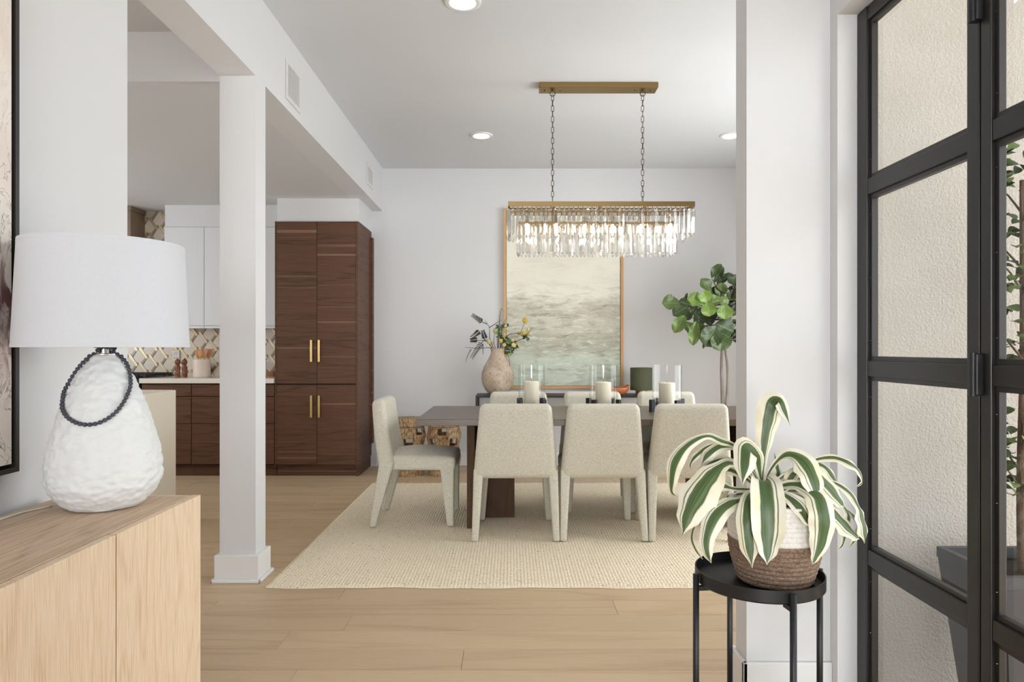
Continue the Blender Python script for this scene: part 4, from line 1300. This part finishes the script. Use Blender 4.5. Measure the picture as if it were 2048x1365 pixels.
# ------------------------------------------------------------------ chandelier
CX0, CX1, CY0, CY1 = -.02, 1.262, 4.68, 5.02
ccx, ccy = (CX0 + CX1) / 2, (CY0 + CY1) / 2
cd = tag(empty('crystal_chandelier', (ccx, ccy, 1.88)), 'rectangular two-tier crystal chandelier with brass frame over the table', 'chandelier')
box('canopy', .20, 1.035, 4.79, 4.91, 3.052, CEIL, M['oldbrass'], cd, .003, 1)
def ring_frame(nm, x0, x1, y0, y1, z0, z1, t, mat):
    v, f = join(box_geo(x0, x1, y0, y0 + t, z0, z1), box_geo(x0, x1, y1 - t, y1, z0, z1), box_geo(x0, x0 + t, y0 + t, y1 - t, z0, z1), box_geo(x1 - t, x1, y0 + t, y1 - t, z0, z1))
    return mesh_obj(nm, v, f, mat, cd)
ring_frame('top_frame', CX0, CX1, CY0, CY1, 2.195, 2.228, .012, M['oldbrass'])
IX0, IX1, IY0, IY1 = CX0 + .07, CX1 - .105, CY0 + .085, CY1 - .085
ring_frame('inner_frame', IX0, IX1, IY0, IY1, 2.088, 2.104, .010, M['oldbrass'])
v, f = join(*[box_geo(x - .006, x + .006, CY0 + .012, CY1 - .012, 2.205, 2.217) for x in (CX0 + .32, ccx, CX1 - .32)], box_geo(CX0 + .012, CX1 - .012, ccy - .006, ccy + .006, 2.205, 2.217),
            *[tube_geo([(x, y, 2.206), (x, y, 2.10)], .004, 6) for x in (CX0 + .32, CX1 - .32) for y in (IY0 + .005, IY1 - .005)])
mesh_obj('cross_bars', v, f, M['oldbrass'], cd)
# chains
def link_geo(L=.044, W=.018, r=.0022):
    pts = []
    for k in range(20):
        a = 2 * PI * k / 20
        pts.append(((W / 2) * math.cos(a), 0, (L - W) / 2 * (1 if math.sin(a) >= 0 else -1) + W / 2 * math.sin(a)))
    V, Fc = [], []
    for k, p in enumerate(pts):
        t = Vector(pts[(k + 1) % 20]) - Vector(pts[k - 1]); t.normalize()
        a = Vector((0, 1, 0)); b = t.cross(a)
        for q in range(6):
            e = 2 * PI * q / 6
            V.append(tuple(Vector(p) + (a * math.cos(e) + b * math.sin(e)) * r))
    for k in range(20):
        for q in range(6):
            Fc.append([k * 6 + q, k * 6 + (q + 1) % 6, ((k + 1) % 20) * 6 + (q + 1) % 6, ((k + 1) % 20) * 6 + q])
    return V, Fc
lv, lf = link_geo()
link_me = bpy.data.meshes.new('chain_link'); link_me.from_pydata(lv, [], lf); link_me.materials.append(M['chain'])
rv, rf = link_geo(.036, .036, .003)
ring_me = bpy.data.meshes.new('hanger_ring'); ring_me.from_pydata(rv, [], rf); ring_me.materials.append(M['chain'])
for x in (.295, .935):
    shared('hanger_ring', ring_me, cd, (x, ccy, 3.030))
    lathe('hook_boss', [(.012, 0), (.008, .012)], (x, ccy, 3.042), M['oldbrass'], cd, 12)
    n = 21
    for k in range(n):
        z = 3.000 - (3.000 - 2.240) * k / (n - 1)
        shared('chain_link', link_me, cd, (x, ccy, z), (0, random.uniform(-.05, .05), (PI / 2 if k % 2 else 0) + random.uniform(-.25, .25)))
    for dx in (-.055, .055):
        lathe('screw', [(.005, 0), (.005, .006)], (x + dx, ccy, 3.046), M['oldbrass'], cd, 8)
# crystal prisms (glass body and a dark wire hook)
def prism_mesh(L):
    r = .0148
    V, Fc, fm = [], [], []
    zz = [(-.0, .15), (-.010, 1.0), (-L + .016, 1.0), (-L, .06)]
    for z, k in zz:
        for i in range(3):
            a = 2 * PI * i / 3 + PI / 6
            V.append((r * k * math.cos(a), r * k * math.sin(a), z))
    for j in range(3):
        for i in range(3):
            Fc.append([j * 3 + i, (j + 1) * 3 + i, (j + 1) * 3 + (i + 1) % 3, j * 3 + (i + 1) % 3]); fm.append(0)
    Fc += [[0, 1, 2], [11, 10, 9]]; fm += [0, 0]
    hv, hf = box_geo(-.0014, .0014, -.0014, .0014, .0005, .013)
    k = len(V)
    V += hv; Fc += [[a + k for a in q] for q in hf]; fm += [1] * len(hf)
    me = bpy.data.meshes.new('crystal'); me.from_pydata(V, [], Fc)
    me.materials.append(M['crystal']); me.materials.append(M['gap'])
    me.polygons.foreach_set('material_index', fm)
    return me
pr_o, pr_i = prism_mesh(.185), prism_mesh(.200)
def fringe(x0, x1, y0, y1, z, me, step):
    nx = int(round((x1 - x0) / step)); ny = int(round((y1 - y0) / step))
    spots = [(x0 + (x1 - x0) * i / nx, y, ) for y in (y0, y1) for i in range(nx + 1)] + [(x, y0 + (y1 - y0) * j / ny) for x in (x0, x1) for j in range(1, ny)]
    for x, y in spots:
        shared('crystal', me, cd, (x, y, z), (random.uniform(-.02, .02), random.uniform(-.02, .02), random.random() * 6.28))
fringe(CX0 + .004, CX1 - .004, CY0 + .004, CY1 - .004, 2.182, pr_o, .0315)
fringe(IX0 + .004, IX1 - .004, IY0 + .004, IY1 - .004, 2.076, pr_i, .0285)
for i in range(6):
    x = CX0 + .14 + (CX1 - CX0 - .28) * i / 5
    so = lathe('socket', [(.010, 0), (.010, .05), (.013, .052), (.013, .056)], (x, ccy, 2.10), M['oldbrass'], cd, 16)
    tube('socket_arm', [(x, ccy, 2.15), (x, ccy, 2.206)], .004, M['oldbrass'], so, 6)
    lathe('bulb', [(.006, 0), (.012, -.012), (.015, -.03), (.012, -.055), (.005, -.075), (.001, -.082)], (x, ccy, 2.10), M['bulb'], cd, 16)
    light('chandelier_bulb', 'POINT', (x, ccy, 1.985), (0, 0, 0), .8, (1, .88, .72), shadow_soft_size=.02)

# ------------------------------------------------------------------ fiddle-leaf fig in the corner
fg = tag(empty('fiddle_leaf_fig', (2.03, 6.5, 0)), 'tall fiddle-leaf fig tree in the corner behind the partition wall', 'tree')
lathe('pot', [(.15, 0), (.19, .01), (.205, .30), (.20, .31), (.185, .31), (.18, .27), (.001, .27)], (2.03, 6.5, 0), M['vase'], fg, 40, cap=False)
tr = tube('trunk', spline([(2.02, 6.5, .27), (2.018, 6.5, .55), (2.012, 6.5, .80), (2.005, 6.5, 1.0), (2.01, 6.5, 1.25), (2.03, 6.5, 1.5), (2.03, 6.52, 1.75)], 22), [.021 - .0006 * k for k in range(23)], M['bark'], fg, 10)
tube('trunk', spline([(2.045, 6.49, .27), (2.04, 6.48, .60), (2.058, 6.48, .90), (2.052, 6.48, 1.08), (2.035, 6.48, 1.25), (2.09, 6.48, 1.5), (2.13, 6.5, 1.7)], 22), [.016 - .0004 * k for k in range(23)], M['bark'], fg, 10)
lm_fig = leaf_mesh('leaf', M['ficus'], 9, 6, 1.22, .30, .14, .2, .52)
hub = Vector((2.03, 6.5, 1.55))
def fig_leaf(b, t, ratio, tone, k):
    b, t = Vector(b), Vector(t)
    n = (random.uniform(-.35, .35), -.85, random.uniform(.15, .65))
    t = b + (t - b) * 1.1
    e, sc = orient(b, t, n, ratio * 1.16)
    o = shared('leaf', lm_fig, fg, b, e, sc)
    o['tone'] = float(tone)
for k, (b, t, ratio, tone) in enumerate(FICUS):
    fig_leaf(b, t, ratio, tone, k)
    st = Vector(b)
    j = Vector((2.02, 6.5, min(1.75, max(1.30, st.z - .05 + random.uniform(-.05, .05)))))
    m = st.lerp(j, .5) + Vector((0, 0, -.03))
    tube('twig', spline([j, m, st], 6), [.006, .006, .005, .005, .004, .003, .0025], M['twig'], fg, 5)
for k in range(30):      # the half of the crown beyond the partition
    a = random.uniform(-1.9, 1.9); h = random.uniform(1.25, 2.05)
    r = .34 * math.sin(PI * (h - 1.05) / 1.15)
    b = Vector((2.16 + .6 * r * max(.15, math.cos(a)), 6.5 + r * math.sin(a) * .7, h))
    t = b + Vector((max(.15, math.cos(a)) * .13, math.sin(a) * .1, random.uniform(-.1, .08)))
    fig_leaf(b, t, random.uniform(.6, .9), random.random() * .7, k)
    j = Vector((2.08, 6.5, min(1.65, max(1.3, h - .1))))
    tube('twig', [j, b.lerp(j, .4), b], [.005, .004, .003], M['twig'], fg, 5)

# ------------------------------------------------------------------ credenza, lamp and painting by the left wall
CRZ = .79
cr = tag(empty('credenza', (-1.11, 1.2, 0)), 'limed oak credenza with plain doors under the white table lamp', 'credenza')
box('body', -1.303, -.936, .31, 1.983, .06, CRZ - .026, M['gap'], cr)
box('top', -1.305, -.9375, .30, 1.985, CRZ - .025, CRZ, M['credenza_top'], cr, .0015, 1)
box('end_panel', -1.305, -.936, 1.985, 2.005, .06, CRZ - .002, M['credenza_front'], cr)
box('end_panel', -1.305, -.936, .285, .300, .06, CRZ - .002, M['credenza_front'], cr)
for y0, y1 in ((1.5805, 2.006), (1.153, 1.5755), (.7255, 1.148), (.288, .7205)):
    box('door', -.934, -.912, y0, y1, .06, CRZ - .001, M['credenza_front'], cr, .0012, 1)
box('plinth', -1.29, -.96, .33, 1.97, 0, .06, M['gap'], cr)

LX, LY = -1.105, 1.857
PROF = [(.058, .790), (.082, .7925), (.100, .804), (.124, .832), (.1375, .862), (.1400, .892), (.1375, .925), (.1310, .959), (.1235, .991), (.1145, 1.023), (.105, 1.055), (.094, 1.087), (.080, 1.120), (.064, 1.151), (.048, 1.178), (.032, 1.200), (.022, 1.2045)]
def prof_r(z):
    for (r0, z0), (r1, z1) in zip(PROF, PROF[1:]):
        if z0 <= z <= z1:
            return r0 + (r1 - r0) * (z - z0) / (z1 - z0)
    return .016
lp = tag(empty('table_lamp', (LX, LY, CRZ)), 'white carved plaster table lamp with wide drum shade on the credenza', 'lamp')
def egg():
    P = spline([(r, z, 0) for r, z in PROF], 110)
    seg = 190
    kd_pts = []
    for _ in range(1500):
        z = random.uniform(.79, 1.20); a = random.uniform(0, 2 * PI)
        if random.random() < prof_r(z) / .14:
            kd_pts.append((a, z))
    kd = kdtree.KDTree(len(kd_pts) * 1)
    ww = {}
    for i, (a, z) in enumerate(kd_pts):
        r = prof_r(z)
        kd.insert((r * math.cos(a), r * math.sin(a), z * 1.9), i)
        ww[i] = (random.uniform(.6, 1.1), random.uniform(-.4, .4))
    kd.balance()
    V, Fc = [], []
    for p in P:
        for k in range(seg):
            a = 2 * PI * k / seg
            q = Vector((p.x * math.cos(a), p.x * math.sin(a), p.y * 1.9))
            res = kd.find_n(q, 2)
            d1, d2 = res[0][2], res[1][2]
            w, tilt = ww[res[0][1]]
            off = -.0026 * w + 17.0 * min(d1, .016) ** 2 + tilt * (q - res[0][0]).z * .2
            off += .0008 * noise.noise(q * 60)
            r = p.x + off
            V.append((LX + r * math.cos(a), LY + r * math.sin(a), p.y))
    for j in range(len(P) - 1):
        for k in range(seg):
            m = (k + 1) % seg
            Fc.append([j * seg + k, j * seg + m, (j + 1) * seg + m, (j + 1) * seg + k])
    Fc.append(list(range(seg - 1, -1, -1)))
    n = (len(P) - 1) * seg
    Fc.append([n + k for k in range(seg)])
    mesh_obj('base', V, Fc, M['plaster'], lp, True)
egg()
lathe('neck_fitting', [(.030, 1.201), (.030, 1.205), (.017, 1.207), (.0155, 1.235), (.012, 1.236), (.012, 1.27)], (LX, LY, 0), M['nickel'], lp, 24)
lathe('socket', [(.014, 1.27), (.016, 1.275), (.016, 1.33), (.012, 1.335)], (LX, LY, 0), M['nickel'], lp, 20)
lathe('bulb', [(.013, 1.335), (.028, 1.37), (.031, 1.395), (.022, 1.42), (.004, 1.43)], (LX, LY, 0), M['wax'], lp, 20)
sh = lathe('shade', [(.2095, 1.2225), (.1965, 1.503), (.1945, 1.503), (.2075, 1.2225)], (LX, LY, 0), M['shade'], lp, 96, cap=False)
for r, z in ((.2098, 1.2225), (.1968, 1.492)):
    lathe('shade_trim', [(r + .0004, z), (r + .0006, z + .001), (r - .0001, z + .010), (r - .0004, z + .0105)], (LX, LY, 0), M['shade'], sh, 96, cap=False)
v, f = join(*[tube_geo([(LX, LY, 1.45), (LX + .195 * math.cos(a), LY + .195 * math.sin(a), 1.498)], .0018, 6) for a in (.5, .5 + 2 * PI / 3, .5 + 4 * PI / 3)], tube_geo([(LX, LY, 1.43), (LX, LY, 1.495)], .004, 8))
mesh_obj('shade_spider', v, f, M['nickel'], lp)
cv = tag(tube('lamp_cord', spline([(-1.245, 1.85, CRZ + .003), (-1.27, 1.78, CRZ + .003), (-1.275, 1.70, CRZ + .003), (-1.292, 1.62, CRZ + .003), (-1.300, 1.55, CRZ + .002)], 20), .0025, M['cord'], None, 8), 'thin clear lamp cord lying on the credenza top', 'cord')

# string of beads hung on the lamp
bd = tag(empty('bead_garland', (LX, LY, 1.20)), 'string of slate grey beads hung around the lamp neck', 'bead garland')
bp_ = spline([(a, z, 0) for a, z in BEADS], 900)
BR = .0056
line = []
for p in bp_:
    a, z = p.x, p.y
    r = prof_r(z) + BR + .0012 if z < 1.2045 else .0175 + BR
    line.append(Vector((LX + r * math.cos(a), LY + r * math.sin(a), z)))
vv, ff = lathe_geo([(.0016, -BR), (.0040, -.0043), (.0055, -.0018), (.0057, .0), (.0055, .0018), (.0040, .0043), (.0016, BR)], (0, 0, 0), 12)
bead_me = bpy.data.meshes.new('bead'); bead_me.from_pydata(vv, [], ff); bead_me.materials.append(M['bead'])
bead_me.polygons.foreach_set('use_smooth', [True] * len(bead_me.polygons))
acc, last = 1.0, None
for k, p in enumerate(line):
    if last is None or (p - last).length >= .0112:
        t = (line[min(k + 1, len(line) - 1)] - line[max(k - 1, 0)]).normalized()
        o = shared('bead', bead_me, bd, p, t.to_track_quat('Z', 'Y').to_euler())
        last = p
for k in range(9):      # the loop lying around the neck
    a = 2 * PI * k / 9 + .2
    shared('bead', bead_me, bd, (LX + (.0165 + BR) * math.cos(a), LY + (.0165 + BR) * math.sin(a), 1.2265), (PI / 2, 0, a))
tube('thread', line, .0012, M['gap'], bd, 5)

lpnt = tag(empty('wall_painting', (-1.345, 1.2, .888)), 'tall cream and burgundy abstract canvas in thin black frame', 'painting')
PY0, PY1, PZ0, PZ1 = .55, 1.843, .888, 2.42
for nm, a in (('frame_side', (PY0, PY0 + .014, PZ0, PZ1)), ('frame_side', (PY1 - .014, PY1, PZ0, PZ1)), ('frame_rail', (PY0 + .014, PY1 - .014, PZ0, PZ0 + .014)), ('frame_rail', (PY0 + .014, PY1 - .014, PZ1 - .014, PZ1))):
    box(nm, -1.358, -1.327, a[0], a[1], a[2], a[3], M['blacksteel'], lpnt)
box('frame_back', -1.359, -1.352, PY0 + .014, PY1 - .014, PZ0 + .014, PZ1 - .014, M['gap'], lpnt)
box('canvas', -1.352, -1.331, PY0 + .024, PY1 - .024, PZ0 + .024, PZ1 - .024, M['canvas_left'], lpnt)

# ------------------------------------------------------------------ plant stand and potted dracaena
SX, SY = .691, 1.905
sd = tag(empty('plant_stand', (SX, SY, 0)), 'black round metal tray plant stand in front of the partition', 'plant stand')
R = .172
lathe('tray', [(.001, .572), (R - .006, .572), (R - .003, .574), (R - .003, .603), (R, .603), (R, .571), (R - .004, .567), (.001, .567)], (SX, SY, 0), M['black'], sd, 72, cap=False)
lathe('lower_tray', [(.001, .195), (R - .012, .195), (R - .012, .205), (R - .009, .205), (R - .009, .190), (.001, .190)], (SX, SY, 0), M['black'], sd, 64, cap=False)
for a in (7, 97, 187, 277):
    a = math.radians(a)
    c, s_ = math.cos(a), math.sin(a)
    l = tube('leg', [(SX + (R + .010) * c, SY + (R + .010) * s_, 0), (SX + (R + .010) * c, SY + (R + .010) * s_, .597)], .0085, M['black'], sd, 14)
    for z in (.558, .193):
        r0 = R - .03
        box_c = Vector((SX, SY, z))
        d = Vector((c, s_, 0)); n = Vector((-s_, c, 0))
        p = []
        for zz in (-.006, .006):
            for u, w in ((r0, -.006), (R + .008, -.006), (R + .008, .006), (r0, .006)):
                p.append(tuple(box_c + d * u + n * w + Vector((0, 0, zz))))
        v, f = hexa(p)
        mesh_obj('bracket', v, f, M['black'], l)

QX, QY, QZ = .736, 1.908, .573
po = tag(empty('potted_dracaena', (QX, QY, QZ)), 'variegated green and cream striped plant in a two-tone rope basket', 'potted plant')
def coil(z0, z1, rfun, n, amp, ph=0):
    pr = []
    for k in range(n * 6 + 1):
        t = k / (n * 6)
        z = z0 + (z1 - z0) * t
        pr.append((rfun(z) + amp * abs(math.sin(PI * (k / 6))) ** .7, z))
    return pr
def rb(z):
    t = z / .225
    return .096 + .0265 * math.sin(min(1, t / .55) * PI / 2) - .004 * max(0, t - .6)
lathe('seagrass_base', [(.001, 0)] + [(rb(0) - .01, 0)] + coil(.002, .122, rb, 9, .0035), (QX, QY, QZ), M['rope_brown'], po, 72, cap=False)
lathe('cotton_body', coil(.122, .225, rb, 8, .0028) + [(rb(.225) - .012, .226), (rb(.225) - .014, .17)], (QX, QY, QZ), M['rope_white'], po, 72, cap=False)
lathe('soil', [(.108, .185), (.10, .19), (.001, .20)], (QX, QY, QZ), M['soil'], po, 32, cap=False)
def strap(ctrl, idx):
    n = 10 + 3 * len(ctrl)
    path = spline(ctrl_v(ctrl), n)
    wd = [max(.0008, w) for w in interp_w(ctrl, n)]
    V, Fc, uv = [], [], []
    m = 6
    prev = None
    for k, p in enumerate(path):
        t = (path[min(k + 1, n)] - path[max(k - 1, 0)]).normalized()
        out = Vector(((p.x - QX) * 2.2, -.85 + (p.y - QY) * 1.5, .45))
        x = t.cross(out)
        if x.length < .15 and prev is not None:
            x = prev
        x.normalize()
        if prev is not None:
            if x.dot(prev) < 0:
                x = -x
            x = (x * .55 + prev * .45).normalized()
        prev = x
        nn = x.cross(t).normalized()
        for i in range(m + 1):
            u = i / m * 2 - 1
            sag = -.16 * wd[k] * (u * u) + .05 * wd[k] * math.sin(k * 1.1 + idx + u * 2) * abs(u)
            q = p + x * (u * wd[k] / 2) + nn * sag
            V.append(tuple(q)); uv.append((i / m, k / n))
    a = m + 1
    for k in range(n):
        for i in range(m):
            Fc.append([k * a + i, k * a + i + 1, (k + 1) * a + i + 1, (k + 1) * a + i])
    mesh_obj('leaf', V, Fc, M['stripe'], po, True, uv)
def ctrl_v(c):
    return [q[:3] for q in c]
def interp_w(c, n):
    m = len(c) - 1
    out = []
    for i in range(n + 1):
        t = i / n * m; k = min(int(t), m - 1); u = t - k
        u = u * u * (3 - 2 * u)
        out.append(c[k][3] * (1 - u) + c[k + 1][3] * u)
    return out
for i, c in enumerate(DRACAENA):
    c = [(*Vector(c[0][:3]).lerp(Vector((QX + .0, QY, QZ + .205)), .75), .012)] + [tuple(q) for q in c]
    strap([(*q[:3], q[3] * 1.2) for q in c], i)

# ------------------------------------------------------------------ planter with a small tree outside the door
gp = tag(empty('garden_planter', (1.61, 2.15, -.02)), 'tapered charcoal planter standing outside the glass door', 'planter')
def taper(x0, x1, y0, y1, z0, z1, k):
    cx, cy = (x0 + x1) / 2, (y0 + y1) / 2
    s = lambda a, c: c + (a - c) * k
    return hexa([(s(x0, cx), s(y0, cy), z0), (s(x1, cx), s(y0, cy), z0), (s(x1, cx), s(y1, cy), z0), (s(x0, cx), s(y1, cy), z0), (x0, y0, z1), (x1, y0, z1), (x1, y1, z1), (x0, y1, z1)])
PXa, PXb, PYa, PYb = 1.443, 1.78, 1.99, 2.31
v, f = taper(PXa, PXb, PYa, PYb, -.02, .52, .66)
f = [q for q in f if not all(i >= 4 for i in q)]
mesh_obj('body', v, f, M['planter'], gp)
v, f = join(box_geo(PXa - .002, PXb + .002, PYa - .002, PYa + .02, .515, .55), box_geo(PXa - .002, PXb + .002, PYb - .02, PYb + .002, .515, .55), box_geo(PXa - .002, PXa + .02, PYa + .02, PYb - .02, .515, .55), box_geo(PXb - .02, PXb + .002, PYa + .02, PYb - .02, .515, .55))
mesh_obj('rim', v, f, M['planter'], gp)
box('soil', PXa + .021, PXb - .021, PYa + .021, PYb - .021, .49, .51, M['soil'], gp)
ot = tag(empty('garden_shrub', (1.61, 2.15, .51)), 'leafy clipped shrub growing in the charcoal planter', 'shrub')
tube('trunk', spline([(1.61, 2.15, .511), (1.605, 2.15, .8), (1.62, 2.16, 1.2), (1.61, 2.15, 1.75)], 16), [.014 - .0004 * k for k in range(17)], M['trunk'], ot, 8)
lm_out = leaf_mesh('leaf', M['leaf'], 5, 2, .95, .3, .18)
for z0, z1, n, rr in ((1.62, 1.86, 40, .07), (1.38, 1.64, 98, .085), (1.15, 1.34, 70, .08), (.92, 1.04, 18, .06), (.74, .96, 64, .08)):
    for k in range(n):
        a = random.uniform(0, 2 * PI); q = math.sqrt(random.random()) * rr
        h = random.uniform(z0, z1)
        b = Vector((1.612 + q * math.cos(a), 2.15 + q * math.sin(a), h))
        d = Vector((math.cos(a) + random.uniform(-.5, .5), math.sin(a) + random.uniform(-.5, .5), random.uniform(-.5, .6))).normalized()
        L = random.uniform(.038, .055)
        e, sc = orient(b, b + d * L, (random.uniform(-.6, .6), random.uniform(-.9, .2), 1), .72)
        shared('leaf', lm_out, ot, b, e, sc)
    for k in range(5):
        a = random.uniform(0, 2 * PI); h = (z0 + z1) / 2 + random.uniform(-.05, .05)
        tube('twig', [(1.612, 2.152, h - .08), (1.61 + .5 * rr * math.cos(a), 2.15 + .5 * rr * math.sin(a), h - .02), (1.61 + rr * math.cos(a), 2.15 + rr * math.sin(a), h + .02)], [.004, .003, .0015], M['trunk'], ot, 5)
